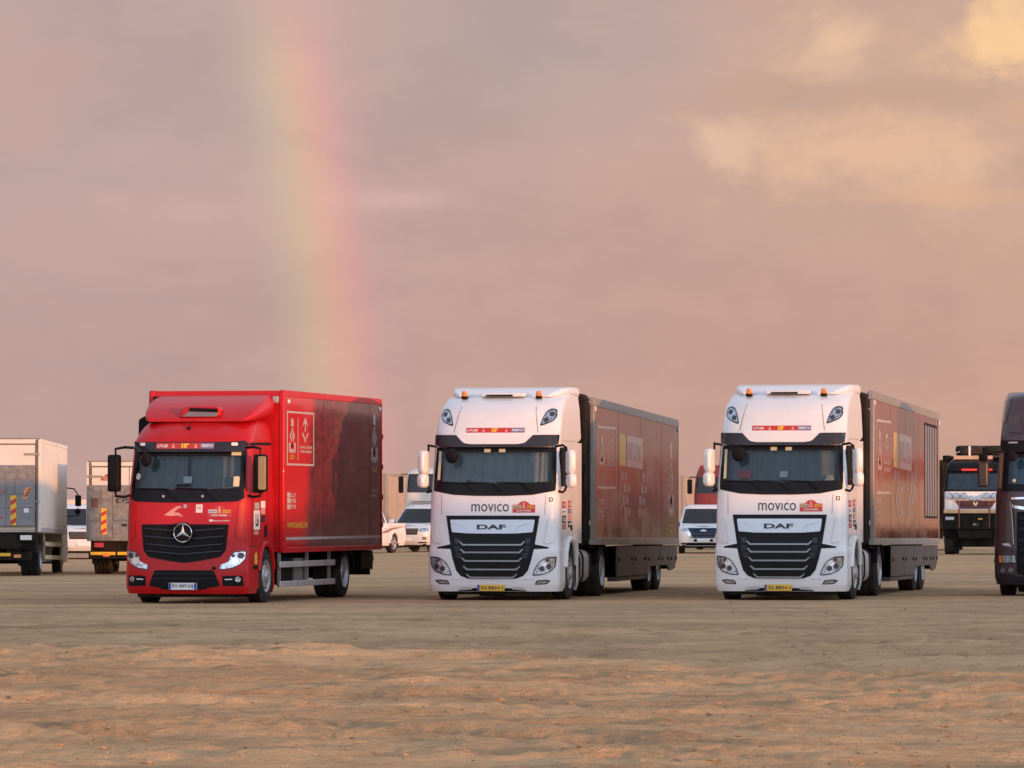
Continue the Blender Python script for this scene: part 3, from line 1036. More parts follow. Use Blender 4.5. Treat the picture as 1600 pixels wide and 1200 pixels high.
# ================================================================== WHITE TRACTOR UNITS
def daf(name, X, Y, th, label, reg, extras):
    t = thing(name, label, 'truck', (X, Y, 0), th, 'white tractor units of the parked rigs')
    t.scale = (1, 1, 1.02 if extras['n'] == 2 else 1.007)
    sh = Shape(
        f=[(.18, .05), (.28, .01), (.45, 0), (.95, 0), (1.02, .035), (1.6, .06), (1.97, .10), (2.2, .15), (2.85, .33), (3.05, .36), (3.12, .37), (3.3, .44), (3.5, .55), (3.66, .74), (3.75, .94), (3.79, 1.12), (3.82, 1.35), (3.86, 1.6)],
        w=[(.18, 1.21), (.3, 1.25), (.95, 1.25), (1.02, 1.235), (2.0, 1.225), (2.85, 1.195), (3.1, 1.19), (3.6, 1.165), (3.86, 1.13)],
        D=[(.18, .36), (1.0, .36), (2.0, .38), (2.9, .42), (3.15, .45), (3.5, .52), (3.75, .75), (3.86, .7)],
        p=[(.18, 3.2), (2.0, 3.2), (2.9, 3.0), (3.3, 2.7), (3.75, 2.6), (3.86, 3.0)],
        yb=[(.18, 2.30), (2.96, 2.30), (3.0, 2.95), (3.86, 2.95)], zs=(.18, 3.86))
    ws = rpoly([(-1.05, 2.84), (-1.10, 2.03), (-.75, 1.965), (-.3, 1.945), (.3, 1.945), (.75, 1.965), (1.10, 2.03), (1.05, 2.84)], .08)
    gl = rpoly([(-1.08, 2.80), (-1.11, 2.19), (0, 2.145), (1.11, 2.19), (1.08, 2.80), (0, 2.81)], .06)
    hole = [(-1.06, 2.78), (-1.09, 2.20), (1.09, 2.20), (1.06, 2.78)]
    arch = [(.78, .1), (.80, .62), (.90, .92), (1.10, 1.10), (1.40, 1.15), (1.70, 1.10), (1.92, .92), (2.02, .66), (2.02, .1)]
    body = sh.shell('cab_body', M_WHITE, t, 0.045, [hole], [arch])
    # windscreen group: black surround with the pane, curtain and dashboard behind it
    sur = []
    sw = fpatch(sh, rpoly([(-1.16, 2.21), (-1.155, 2.04), (-.75, 1.965), (-.3, 1.945), (.3, 1.945), (.75, 1.965), (1.155, 2.04), (1.16, 2.21), (1.10, 2.21), (0, 2.17), (-1.10, 2.21)], .03), .012, .03, 'windscreen_surround', M_BLACKG, t, .05)
    fpatch(sh, [(-1.135, 2.85), (-1.162, 2.18), (-1.10, 2.18), (-1.065, 2.76), (1.065, 2.76), (1.10, 2.18), (1.162, 2.18), (1.135, 2.85)], .010, .03, 'windscreen_frame', M_BLACKG, sw, .05)
    fpatch(sh, gl, .006, 0, 'windscreen', M_GLASS, t)
    curtain(sh, 'curtain', extras['curt'], t, -1.04, 1.0, 2.08, 2.84, .14, 19 if extras['n'] == 1 else 9, .018, extras['n'])
    box('dashboard', M_INT, t, -1.05, 1.05, .28, .62, 1.9, 2.18, .02)
    if extras['n'] == 1:
        fpatch(sh, rect(-.20, .34, 2.19, 2.225), -.05, 0.01, 'dashboard_papers', M_GREYL, t)
        fpatch(sh, rect(-.52, -.42, 2.18, 2.24), .010, 0.004, 'dark_sticker', M_STK, t)
    else:
        fpatch(sh, rpoly(rect(-.80, -.56, 2.24, 2.38), .02), -.06, 0.01, 'windscreen_card', M_PINK, t)
        fpatch(sh, rect(-.02, .13, 2.26, 2.37), -.05, 0.01, 'windscreen_card', M_STW, t)
        fpatch(sh, rpoly([(.80, 2.2), (1.0, 2.2), (.98, 2.28), (.92, 2.31), (.86, 2.27)], .02), -.05, 0.01, 'dashboard_papers', M_GREYL, t)
    for c in (-.22, .06):
        fpatch(sh, rect(c + .02, c + .14, 2.755, 2.815), .011, 0.004, 'pale_sticker', M_STP, t)
    fpatch(sh, rect(-1.085, -1.03, 2.24, 2.78), .011, 0.003, 'edge_sticker', M_STP, t)
    # kerb mirror seen through the glass
    k = MB()
    k.lathe('y', (0, 0, 0), [(-.06, .05), (-.04, .10), (0, .125), (.04, .12), (.06, .03)], 14)
    for i, p in enumerate(k.v):
        k.v[i] = (p[0] * 1.0 - .78, p[1] + .10, p[2] * 1.15 + 2.69)
    k.tube([(-.95, .28, 2.86), (-.90, .14, 2.80), (-.80, .10, 2.72)], .02)
    k.build('kerb_mirror', M_BLACK, t)
    # wipers
    for x0 in (-.62, -.10, .45):
        w_ = MB()
        w_.tube([(x0 + .26, sh.yf(x0 + .26, 2.03) - .04, 2.03), (x0 + .10, sh.yf(x0 + .1, 2.17) - .04, 2.17)], .012, 6)
        w_.tube([(x0 + .13, sh.yf(x0 + .1, 2.16) - .045, 2.185), (x0 - .40, sh.yf(x0 - .4, 2.19) - .045, 2.20)], .010, 6)
        w_.build('wiper', M_BLACK, t)
    # sun visor with pale centre lip
    vz = [(-1.17, 3.08), (-1.165, 2.90), (-1.05, 2.86), (1.05, 2.86), (1.165, 2.90), (1.17, 3.08), (.74, 3.075), (.58, 2.955), (-.58, 2.955), (-.74, 3.075)]
    vs = fpatch(sh, vz, .13, .16, 'sun_visor', M_VISOR, t, .07)
    fpatch(sh, rpoly([(-.73, 3.075), (-.58, 2.925), (-.45, 2.905), (.45, 2.905), (.58, 2.925), (.73, 3.075)], .04), .14, .13, 'visor_lip', M_WHITE, vs, .07)
    banner(sh, t, -.56, .55, 3.12, 3.21, .006)
    # roof front panel seams, spot lamps, beacons, roof bar
    for s in (1, -1):
        ln = [(s * .79, 3.12), (s * .81, 3.12), (s * .70, 3.70), (s * .685, 3.70)]
        fpatch(sh, ln, .003, 0, 'roof_seam', M_SEAM, body, .1)
        pl = [(.82, 3.24), (.90, 3.26), (1.05, 3.33), (1.11, 3.42), (1.09, 3.565), (.99, 3.58), (.92, 3.53), (.86, 3.40)]
        pl = pl if s > 0 else mirror(pl)
        L = fpatch(sh, rpoly(pl, .04), .006, .02, 'roof_lamp', M_LENSD, t, .07)
        pc = (sum(p[0] for p in pl) / len(pl), sum(p[1] for p in pl) / len(pl))
        inn = [(pc[0] + (p[0] - pc[0]) * .82, pc[1] + (p[1] - pc[1]) * .80) for p in pl]
        fpatch(sh, rpoly(inn, .03), .012, .005, 'lamp_glass', M_LENS, L, .07)
        for (u, v) in ((.93, 3.36), (1.02, 3.47)):
            fpatch(sh, [(s * u + .045 * math.cos(a * .785), v + .045 * math.sin(a * .785)) for a in range(8)], .018, .006, 'lamp_bowl', M_LENSD, L, .07)
        bx = s * .70
        by = 1.08
        be = MB().lathe('z', (bx + (-.02 if s < 0 else .0), by, 3.80), [(0, .058), (.03, .062), (.04, .054), (.095, .050), (.11, .025), (.112, .001)], 16).build('beacon', M_AMBER, t)
        MB().cyl('z', (bx + (-.02 if s < 0 else .0), by, 3.765), .066, 0, .045, 16).build('beacon_base', M_BLACK, be)
    rb = MB()
    rb.box(-.40, .44, 1.02, 1.34, 3.80, 3.87)
    rb = rb.build('roof_hatch_bar', M_WHITE, t, .02)
    box('hatch_slot', M_BLACK, rb, -.29, .21, .99, 1.02, 3.805, 3.838)
    dfl = MB()
    rgs = []
    for (y, zl, zu, w_, r_) in ((1.26, 3.80, 3.835, .86, .015), (1.42, 3.80, 3.905, .97, .05), (1.75, 3.80, 3.97, 1.08, .09), (2.2, 3.80, 4.005, 1.135, .10), (2.97, 3.80, 4.015, 1.155, .10)):
        rgs.append([(x, y, z) for x, z in rpoly([(-w_, zl), (w_, zl), (w_, zu), (-w_, zu)], r_, 5)])
    dfl.loft(rgs)
    dfl.build('roof_deflector', M_WHITE, t, angle=50)
    # front panel seams, movico
    fpatch(sh, [(-.985, 1.60), (-.97, 1.60), (-.98, 1.96), (-.99, 1.96)], .003, 0, 'front_seam', M_SEAM, body, .2)
    fpatch(sh, [(.985, 1.60), (.97, 1.60), (.98, 1.96), (.99, 1.96)], .003, 0, 'front_seam', M_SEAM, body, .2)
    front_text(sh, 'movıco', (-.40, .31, 1.655, 1.795), .005, 'maker_lettering', M_STK, t)
    fpatch(sh, [(.128, 1.825), (.150, 1.838), (.172, 1.825), (.155, 1.848), (.15, 1.862), (.145, 1.848)], .005, 0, 'maker_spark', M_STY, t)
    rally_plate(sh, t, .59, 1.635, .42, .215, .005)
    sq = fpatch(sh, rect(1.045, 1.115, 1.84, 1.915), .004, .002, 'square_sticker', M_STK, t)
    fpatch(sh, rect(1.062, 1.098, 1.858, 1.897), .007, .001, 'square_centre', M_STW, sq)
    # grille
    g = [(-.885, 1.58), (-.80, 1.05), (-1.05, 1.0), (-1.06, .975), (-.79, .965), (-.745, .78), (-.68, .57), (-.59, .465), (-.45, .415), (.45, .415), (.59, .465), (.68, .57), (.745, .78), (.79, .965), (1.06, .975), (1.05, 1.0), (.80, 1.05), (.885, 1.58)]
    gr = fpatch(sh, g, .008, .04, 'grille', M_BLACKG, t)
    # dark cells of the grille corners
    for s in (1, -1):
        for (a, b_, c, d) in ((.64, .70, 1.06, 1.16), (.63, .69, .92, 1.02), (.59, .66, .79, .89)):
            p = [(a, c), (b_, c), (b_ + .03, d), (a - .02, d)]
            fpatch(sh, p if s > 0 else mirror(p), .013, .006, 'grille_cell', M_VISOR, gr, .2)
    nb = fpatch(sh, rpoly([(-.80, 1.505), (-.765, 1.275), (-.43, 1.25), (-.38, 1.25), (.38, 1.25), (.43, 1.25), (.765, 1.275), (.80, 1.505)], .025), .035, .05, 'name_bar', M_SILVER, t)
    for s in (1, -1):
        p = [(.33, 1.255), (.42, 1.255), (.50, 1.385), (.74, 1.45), (.74, 1.465), (.46, 1.405)]
        fpatch(sh, p if s > 0 else mirror(p), .052, .02, 'bar_ridge', M_SILVER, nb)
    front_text(sh, 'DAF', (-.285, .265, 1.325, 1.415), .043, 'maker_letters', M_STK, nb, .035)
    for i, (z, hw) in enumerate([(1.055, .61), (.915, .585), (.757, .565), (.60, .53), (.452, .47)]):
        p = [(-hw, z + .055)] + [(-hw + .07, z), (hw - .07, z), (hw, z + .055), (hw + .015, z + .045), (hw - .055, z - .028), (-hw + .055, z - .028), (-hw - .015, z + .045)]
        fpatch(sh, p, .045, .05, 'grille_slat', M_SLAT, gr, .12)
    box('radar_box', M_BLACK, gr, -.08, .08, -.05, .02, .60, .68, .01)
    # lamps in the bumper
    for s in (1, -1):
        hl = [(.755, .47), (.92, .48), (1.09, .54), (1.18, .64), (1.20, .83), (1.02, .815), (.88, .73), (.80, .60)]
        hl = hl if s > 0 else mirror(hl)
        H = fpatch(sh, rpoly(hl, .035), .008, .02, 'headlight', M_LENSD, t, .06)
        pc = (s * .985, .64)
        inn = [(pc[0] + (p[0] - pc[0]) * .88, pc[1] + (p[1] - pc[1]) * .86) for p in hl]
        fpatch(sh, rpoly(inn, .03), .014, .005, 'lamp_glass', M_LENS, H, .06)
        for (u, v, r) in ((.98, .70, .055), (.94, .60, .05), (1.06, .64, .05), (1.03, .75, .035)):
            fpatch(sh, [(s * u + r * math.cos(a * .524), v + r * math.sin(a * .524)) for a in range(12)], .020, .006, 'lamp_bowl', M_BULB if r > .05 else M_LENSD, H, .07)
        fl = [(.80, .305), (1.02, .315), (1.10, .385), (1.0, .40), (.84, .385)]
        fl = fl if s > 0 else mirror(fl)
        FG = fpatch(sh, rpoly(fl, .02), .006, .015, 'fog_light', M_LENSD, t, .07)
        pc = (s * .93, .35)
        fpatch(sh, [(pc[0] + (p[0] - pc[0]) * .7, pc[1] + (p[1] - pc[1]) * .6) for p in fl], .011, .004, 'lamp_glass', M_LENS, FG, .07)
        # corner wind deflector: raised rim round a shallow field
        a = rpoly([(.97, 1.05), (1.14, 1.10), (1.19, 1.30), (1.18, 1.53), (1.06, 1.55)], .05)
        a = a if s > 0 else mirror(a)
        fpatch(sh, a, .035, .045, 'corner_deflector', M_WHITE, t, .06)
        cl = [(.96, 1.005), (1.18, 1.03), (1.18, 1.02), (.96, .99)]
        # bumper crease
        bc = [(.60, .405), (.78, .40), (.80, .43), (.62, .44)]
        fpatch(sh, bc if s > 0 else mirror(bc), .012, .012, 'bumper_crease', M_WHITE, t, .1)
        st = [(.36, .24), (.40, .215), (.64, .20), (.62, .225), (.56, .265), (.42, .27)]
        fpatch(sh, st if s > 0 else mirror(st), .01, .01, 'step_trim', M_SILVER, t, .1)
    fpatch(sh, rpoly([(-.66, .185), (.66, .185), (.58, .24), (-.58, .24)], .02), .004, .01, 'step_recess', M_BLACK, t, .1)
    plate(t, -.03, -.27, .245, .19, .305, reg, M_PLY)
    MB().box(-.95, .95, .15, .9, .12, .22).build('under_tray', M_DARK, t)
    # sides
    for s in (1, -1):
        spatch(sh, rpoly([(.50, 2.12), (1.36, 2.12), (1.36, 2.85), (.60, 2.85), (.53, 2.70)], .05), s, .004, 0, 'side_window', M_SIDEGL, t)
        for p in ([(.55, 1.02), (.565, 1.02), (.575, 2.1), (.56, 2.1)], [(1.70, 1.12), (1.715, 1.12), (1.715, 2.95), (1.70, 2.95)], [(.55, 2.965), (2.28, 2.965), (2.28, 2.98), (.55, 2.98)], [(.5, 1.005), (.86, 1.005), (.86, 1.02), (.5, 1.02)]):
            spatch(sh, p, s, .003, 0, 'door_seam', M_SEAM, body, .3)
        box('door_handle', M_BLACK, t, *(sorted((s * 1.225, s * 1.25))), 1.50, 1.62, 1.30, 1.40, .01)
        # wheel arch lip
        lip = MB()
        pts = [(s * 1.245, y, z) for y, z in arch[1:-1]]
        lip.tube(pts, .055, 8)
        lip.build('wheel_arch', M_WHITE, t, angle=60)
        box('wheel_housing', M_DARK, t, *(sorted((s * .78, s * .80))), .8, 2.0, .2, 1.15)
        box('wheel_housing_top', M_DARK, t, *(sorted((s * .80, s * 1.22))), .85, 1.98, 1.13, 1.145)
        # rear fender behind the door
        spatch(sh, [(1.95, 1.22), (2.28, 1.22), (2.28, .80), (2.06, .80), (1.98, 1.0)], s, .012, .02, 'rear_fender', M_WHITE, t)
        # reflector at foot of step
        box('side_step', M_GREYL, t, *(sorted((s * 1.23, s * 1.262))), .55, .76, .28, .36, .01)
        # air fairing behind the cab
        fr = MB()
        pf = [(2.30, 1.05), (3.00, 1.05), (3.02, 2.955), (2.30, 2.955)]
        fr.prism(pf, 'x', *(sorted((s * 1.16, s * 1.195))))
        fr.build('side_fairing', M_WHITE, t, .012)
        # mirrors: two housings on bent arms
        ma = MB()
        xo = 1.43 if s > 0 else -1.34
        yo = .30
        ma.tube([(s * 1.13, .42, 2.86), (s * 1.28, .34, 2.885), (xo - s * .08, yo + .02, 2.84), (xo - s * .06, yo + .02, 2.70)], .022)
        ma.tube([(s * 1.17, .36, 2.04), (s * 1.29, .30, 2.01), (xo - s * .10, yo, 2.05), (xo - s * .05, yo + .02, 2.20)], .022)
        ma.tube([(xo - s * .05, yo + .05, 2.78), (xo - s * .04, yo + .05, 2.12)], .022)
        A = ma.build('mirror_arm', M_BLACK, t, angle=60)
        for (zc, hh, ww, ox) in ((2.57, .22, .080, 0.0), (2.225, .13, .085, .012)):
            h = MB()
            rg = []
            for (dy_, k) in ((-.13, .55), (-.12, .75), (-.085, .92), (-.02, 1.0), (.05, .97), (.06, .85)):
                ring = [(xo + s * ox + dxx * k, yo + dy_, zc + dzz * (k if k < .9 else 1) ) for dxx, dzz in rpoly([(-ww, -hh), (ww, -hh), (ww, hh), (-ww, hh)], .075, 5)]
                rg.append(ring)
            h.loft(rg)
            pn = MB().box(xo + s * ox - ww * .8, xo + s * ox + ww * .8, yo + .06, yo + .066, zc - hh * .82, zc + hh * .82)
            ca, sa = math.cos(R(32) * s), math.sin(R(32) * s)      # housings turned outwards
            for q in (h, pn):
                q.v = [(xo + (x - xo) * ca - (y - yo) * sa, yo + (x - xo) * sa + (y - yo) * ca, z) for x, y, z in q.v]
            hb = h.build('mirror_housing', M_WHITE, t, angle=50)
            pn.build('mirror_pane', M_MIRR, hb)
        wheel(t, s, 1.245, 1.40, .51, .315, .30, 'steer')
        wheel(t, s, 1.245, 5.20, .51, .60, .30, 'drive')
    # door stickers, two columns of squares
    fs = lambda y, z: (sh.xs(y, z) + .006, y, z)
    for (y0, y1, cells) in ((.60, .98, [(1.72, 1.84, M_STR), (1.60, 1.70, M_STW), (1.44, 1.58, M_STK), (1.33, 1.42, M_STR)]),
                            (1.22, 1.58, [(1.73, 1.86, M_STR), (1.62, 1.71, M_STB), (1.50, 1.60, M_SALM), (1.36, 1.48, M_STK)])):
        for z0, z1, m in cells:
            q = spatch(sh, rect(y0, y1, z0, z1), 1, .004, .002, 'door_sticker', m, t, .2)
            blobs(q, lambda y, z: (sh.xs(y, z) + .009, y, z), strokes(y0 + .05, y1 - .05, z0 + .035, z1 - .035, 3, int(z0 * 100)), 'sticker_print', M_STW if m not in (M_STW,) else M_STK)
    # chassis, tank, drive axle guard
    ch = MB()
    ch.box(-.45, -.35, 1.2, 6.4, .62, .90)
    ch.box(.35, .45, 1.2, 6.4, .62, .90)
    ch.box(-1.0, 1.0, 1.32, 1.48, .42, .58)
    ch.box(-.9, .9, 5.1, 5.3, .40, .62)
    ch.box(-1.0, 1.0, 2.0, 2.35, .55, 1.1)
    ch.box(-.8, .8, 4.6, 5.8, .92, 1.0)
    ch.box(-.6, .6, 1.9, 5.9, .28, .62)  # added dark block under the tractor, put in to stop light
    ch.build('chassis', M_DARK, t)
    for s in (1, -1):
        tk = MB()
        tk.prism(rpoly([(s * .52, .30), (s * 1.20, .30), (s * 1.20, .93), (s * .52, .93)], .2, 6), 'y', 2.45, 4.10)
        T = tk.build('fuel_tank', M_ALU, t, .02)
        for y in (2.60, 3.02, 3.85):
            st = MB()
            st.prism(rpoly([(s * .50, .285), (s * 1.22, .285), (s * 1.22, .945), (s * .50, .945)], .2, 6), 'y', y, y + .10)
            st.build('tank_strap', M_BLACK, T)
        MB().cyl('z', (s * 1.0, 3.45, .92), .06, 0, .07, 12).build('filler_cap', M_CHROME, T)
        gd = MB()
        pts = []
        for k in range(9):
            a = math.pi * (.08 + .84 * k / 8)
            pts.append((5.20 - .62 * math.cos(a), .51 + .60 * math.sin(a)))
        inner = [(5.20 + (y - 5.20) * .95, .51 + (z - .51) * .95) for y, z in pts]
        gd.prism(pts + list(reversed(inner)), 'x', *(sorted((s * .62, s * 1.25))))
        gd.build('drive_mudguard', M_BLACK, t)
    return t

def trailer(X, Y, th, label, kind):
    """burgundy show semi-trailer; its floor sinks a little towards the rear"""
    y0, y1 = 3.95, 15.35
    L = y1 - y0
    wx, wy = X + y0 * math.sin(th), Y + y0 * math.cos(th)
    z0, z1 = 1.02, 3.88 if kind == 1 else 4.0
    dz = -.13 if kind == 1 else -.12
    t = thing('semi_trailer', label, 'trailer', (wx, wy, 0), th, 'burgundy semi trailers behind the white tractors', 0)
    LV = livery('burgundy_wrap_%d' % kind, (0.25, 0.030, 0.028) if kind == 1 else (0.20, 0.028, 0.028), (0.125, 0.020, 0.024), .8 if kind == 1 else .4, 6.0, .10, .35)
    zt = lambda y: z1 + (dz - (.11 if kind == 1 else .09)) * y / L
    zb = lambda y: z0 + dz * .55 * y / L
    W = 1.275
    # body core
    mb = MB()
    mb.prism([(0.06, zb(0) + .03), (L - .03, zb(L) + .03), (L - .03, zt(L) - .05), (0.06, zt(0) - .05)], 'x', -W + .02, W - .02)
    mb.build('body_core', M_GREY, t)
    fl = FlatSide(W)
    fn = lambda y, z: (W + .0075, y, z)
    for s in (1, -1):
        rail_h = .17
        P = [(.20, zb(0) + .13), (L - .10, zb(L) + .13), (L - .10, zt(L) - rail_h), (.20, zt(0) - rail_h)]
        sp = spatch(fl, P, s, .004, .02, 'side_panel', LV, t, .8)
        pr = [(0, zt(0) - rail_h), (L, zt(L) - rail_h), (L, zt(L) - .03), (L - .02, zt(L)), (.02, zt(0)), (0, zt(0) - .03)]
        MB().prism(pr, 'x', *(sorted((s * (W - .10), s * (W + .014))))).build('top_rail', M_RAIL, t, .01)
        pr = [(0, zb(0)), (L, zb(L)), (L, zb(L) + .13), (0, zb(0) + .13)]
        MB().prism(pr, 'x', *(sorted((s * (W - .10), s * (W + .016))))).build('bottom_rail', M_RAIL, t, .01)
        pr = [(0, zb(0) + .13), (.20, zb(0) + .13), (.20, zt(0) - rail_h), (0, zt(0) - rail_h)]
        MB().prism(pr, 'x', *(sorted((s * (W - .08), s * (W + .010))))).build('corner_post', M_RAIL, t, .015)
        pr = [(L - .10, zb(L) + .13), (L, zb(L) + .13), (L, zt(L) - rail_h), (L - .10, zt(L) - rail_h)]
        MB().prism(pr, 'x', *(sorted((s * (W - .08), s * (W + .010))))).build('corner_post', M_RAIL, t, .01)
        for yy in (.08, L - .12):
            zz = zt(yy) - rail_h - .10
            box('marker_lamp', M_STW, t, *(sorted((s * (W + .010), s * (W + .03)))), yy - .05, yy + .07, zz, zz + .09, .01)
        # seams between the panel sheets
        if s > 0:
            for yy in ([3.0, 6.0, 8.9] if kind == 1 else [2.7, 5.2, 7.6]):
                spatch(fl, [(yy, zb(yy) + .14), (yy + .02, zb(yy) + .14), (yy + .02, zt(yy) - rail_h - .01), (yy, zt(yy) - rail_h - .01)], 1, .007, 0, 'panel_seam', M_SEAMR, sp, 1)
    # roof
    MB().prism([(0.02, zt(0) - .06), (L - .02, zt(L) - .06), (L - .02, zt(L) - .012), (0.02, zt(0) - .012)], 'x', -W + .1, W - .1).build('roof', M_GREYL, t)
    # rounded black bulkhead in front
    fz = zt(0) + (.06 if kind == 1 else -.03)
    MB().prism(rpoly([(-1.20, zb(0) - .02), (1.20, zb(0) - .02), (1.20, fz), (-1.20, fz)], .16, 6), 'y', -.55, .0).build('front_bulkhead', M_DARK, t, .04)
    box('bulkhead_light', M_STW, t, 1.202, 1.215, -.12, -.06, zb(0) + .38, zb(0) + .47, .005)
    for z in (fz - .12, fz - .33) if kind == 2 else (fz - .16,):
        box('bulkhead_bracket', M_ALU, t, 1.19, 1.212, -.20, -.02, z, z + .015)
    # rear doors
    for s in (1, -1):
        box('rear_door', LV, t, *(sorted((s * .02, s * 1.18))), L - .02, L + .02, zb(L) + .16, zt(L) - .19, .01)
        for x in (.45, .95):
            MB().cyl('z', (s * x, L + .045, 0), .02, zb(L) + .14, zt(L) - .2, 8).build('locking_bar', M_ALU, t)
    # print on the visible side
    top = lambda y: zt(y) - .17
    a0, a1 = .42, 2.75
    fz1, fz0 = top(1.6) - .34, zb(1.6) + (1.10 if kind == 1 else 1.0)
    frame_print(fn, sp if False else t, a0, a1, fz0, fz1, .05, .045)
    tall_emblem(fn, t, a0 + .22, a0 + .85, fz0 + .45, fz1 - .18)
    palm_emblem(fn, t, a0 + 1.30, a0 + 1.95, fz0 + .85, fz1 - .25)
    text('SAUDI', (a0 + 1.10, a1 - .15, fz0 + .58, fz0 + .68), fn, 'country_lettering', M_LOGO, t, .02)
    text('ARABIA', (a0 + 1.10, a1 - .15, fz0 + .44, fz0 + .54), fn, 'country_lettering', M_LOGO, t, .02)
    # yellow and white name block
    b0 = 3.15
    w1, w2 = .85, 2.15
    if kind == 1:
        zc1, zc0 = top(4) - .42, top(4) - 1.05
    else:
        zc1, zc0 = top(4) - .52, top(4) - 1.22
    slope = (dz - .10) / L
    fs = lambda y, z: (W + .0075, y, z + slope * (y - 4))
    fs2 = lambda y, z: (W + .0095, y, z + slope * (y - 4))
    blobs(t, fs, [(b0, b0 + w1, zc0, zc1)], 'yellow_block', M_LOGOY)
    blobs(t, fs, [(b0 + w1 + .1, b0 + w1 + .1 + w2, zc0, zc1)], 'white_block', M_LOGOM)
    blobs(t, fs2, strokes(b0 + w1 + .2, b0 + w1 + w2, zc0 + .14, zc1 - .14, 7, 9), 'block_lettering', M_LOGOB)
    # sticker columns
    for (ya, cells) in ((3.3, [0, 1, 2, 3]), (5.6, [0, 1, 2, 3])):
        for c in cells:
            zz = zb(ya) + 1.28 - c * .24
            off = (.0, .35, .2, .45)[c] if ya < 5 else (.55, .35, .1, .0)[c]
            mcol = (M_LOGOD, M_LOGOB, M_LOGOD, M_LOGOB)[(c + int(ya)) % 4]
            blobs(t, fn, [(ya + off, ya + off + .42, zz, zz + .19), (ya + off + .5, ya + off + .85, zz + .02, zz + .16)], 'partner_print', mcol)
    blobs(t, fn, strokes(.5, 1.15, zb(.5) + .78, zb(.5) + .88, 4, 4) + strokes(.5, 1.15, zb(.5) + .63, zb(.5) + .73, 4, 5) + strokes(.5, 1.15, zb(.5) + .48, zb(.5) + .58, 4, 6), 'small_print', M_LOGO)
    # rear vertical emblem or louvre bay
    if kind == 1:
        tall_emblem(fn, t, L - 1.55, L - .75, top(L - 1) - 1.95, top(L - 1) - .30)
        text('2023', (L - 1.5, L - .8, top(L) - 2.25, top(L) - 2.08), fn, 'year_lettering', M_STY, t, .02)
    else:
        ya, yb = L - 2.75, L - .35
        lb = spatch(fl, [(ya, zb(ya) + .55), (yb, zb(yb) + .55), (yb, zt(yb) - .30), (ya, zt(ya) - .30)], 1, .010, .012, 'louvre_bay', M_BLACK, t, 1)
        n = 5
        for i in range(n):
            c0 = ya + .06 + (yb - ya - .10) * i / n
            c1 = c0 + (yb - ya - .10) / n * .55
            sl = MB()
            sl.prism([(W + .010, c0), (W + .024, c0 + .03), (W + .024, c1 - .03), (W + .010, c1)], 'z', zb(c1) + .60, zt(c1) - .36)
            sl.build('louvre_post', mat('louvre_grey', (.17, .15, .16), .25, var=.05), lb)
    # skirts
    ss = 3.0
    cuts = [(3.0, 5.2), (5.2, 7.0), (7.0, 8.9), (8.9, 10.2), (10.2, L - .05)]
    low = {0: .42, 1: .42, 2: .60, 3: .60, 4: .45}
    for s in (1, -1):
        for i, (a, b) in enumerate(cuts):
            bo = [(a + .015, zb(a) - .02), (b - .015, zb(b) - .02)]
            zl = low[i]
            if i == 2:
                poly = [(a + .015, zb(a) - .02), (a + .015, .42), (a + .25, .52), (b - .015, .52), (b - .015, zb(b) - .02)]
                zl = .62
            elif i == 3:
                poly = [(a + .015, zb(a) - .02), (a + .015, .52), (b - .35, .52), (b - .015, .40), (b - .015, zb(b) - .02)]
            elif i == 4:
                poly = [(a + .015, zb(a) - .02), (a + .015, .40), (b - .5, .42), (b - .02, .62), (b - .02, zb(b) - .02)]
            else:
                poly = [(a + .015, zb(a) - .02), (a + .015, .36), (b - .015, .36), (b - .015, zb(b) - .02)]
            k = MB().prism(poly, 'x', *(sorted((s * 1.225, s * 1.255)))).build('skirt_panel', M_SKIRT, t, .008)
            if s > 0:
                for c in (a + .25, b - .25):
                    MB().cyl('x', (0, c, zb(a) - .30), .035, 1.25, 1.275, 8).build('latch', M_BLACK, k)
    box('skirt_tray', M_SKIRT, t, 1.05, 1.225, 3.05, 7.0, .27, .355, .01)
    # running gear
    rg = MB()
    rg.box(-.55, -.42, .6, L - .1, .72, zb(L) - .005)
    rg.box(.42, .55, .6, L - .1, .72, zb(L) - .005)
    for y in (7.55, 8.85):
        rg.box(-.95, .95, y - .08, y + .08, .40, .56)
    rg.box(-.8, .8, 6.6, 9.8, .30, .72)  # added dark block between the wheels to keep light out
    rg.box(-1.1, 1.1, L - .2, L - .1, .42, .62)
    rg.box(-1.2, 1.2, .1, 1.2, .95, 1.0)
    rg.build('running_gear', M_DARK, t)
    for s in (1, -1):
        lg = MB()
        lg.box(*(sorted((s * .75, s * .90))), 2.55, 2.70, .08, .95)
        lg.box(*(sorted((s * .70, s * .95))), 2.47, 2.78, .05, .09)
        lg.build('landing_leg', M_DARK, t)
        for y in (7.55, 8.85):
            wheel(t, s, 1.22, y, .50, .36, .29, 'drive')
    box('rear_bumper', M_DARK, t, -1.2, 1.2, L - .02, L + .06, .45, .58, .01)
    for s in (1, -1):
        box('tail_lamp', M_TAIL, t, *(sorted((s * .75, s * 1.15))), L + .02, L + .06, .62, .74, .01)
    return t

def px_x(px, Y):
    return (px - 800) / F * Y

daf('tractor_unit', px_x(768.5, 91.7), 91.7, R(10.2), 'white cab with yellow plate 53-BRH-1, in the middle of the front row', '53-BRH-1', {'n': 1, 'curt': M_CURT})
trailer(px_x(768.5, 91.7), 91.7, R(10.2), 'burgundy semi trailer with emblem by its rear edge, behind the middle white cab', 1)
daf('tractor_unit', px_x(1217, 91.7), 91.7, R(11.3), 'white cab with yellow plate 52-BRH-1 and pink card in windscreen', '52-BRH-1', {'n': 2, 'curt': M_CURTD})
trailer(px_x(1217, 91.7), 91.7, R(11.3), 'burgundy semi trailer with upright louvres at its rear, behind the right white cab', 2)

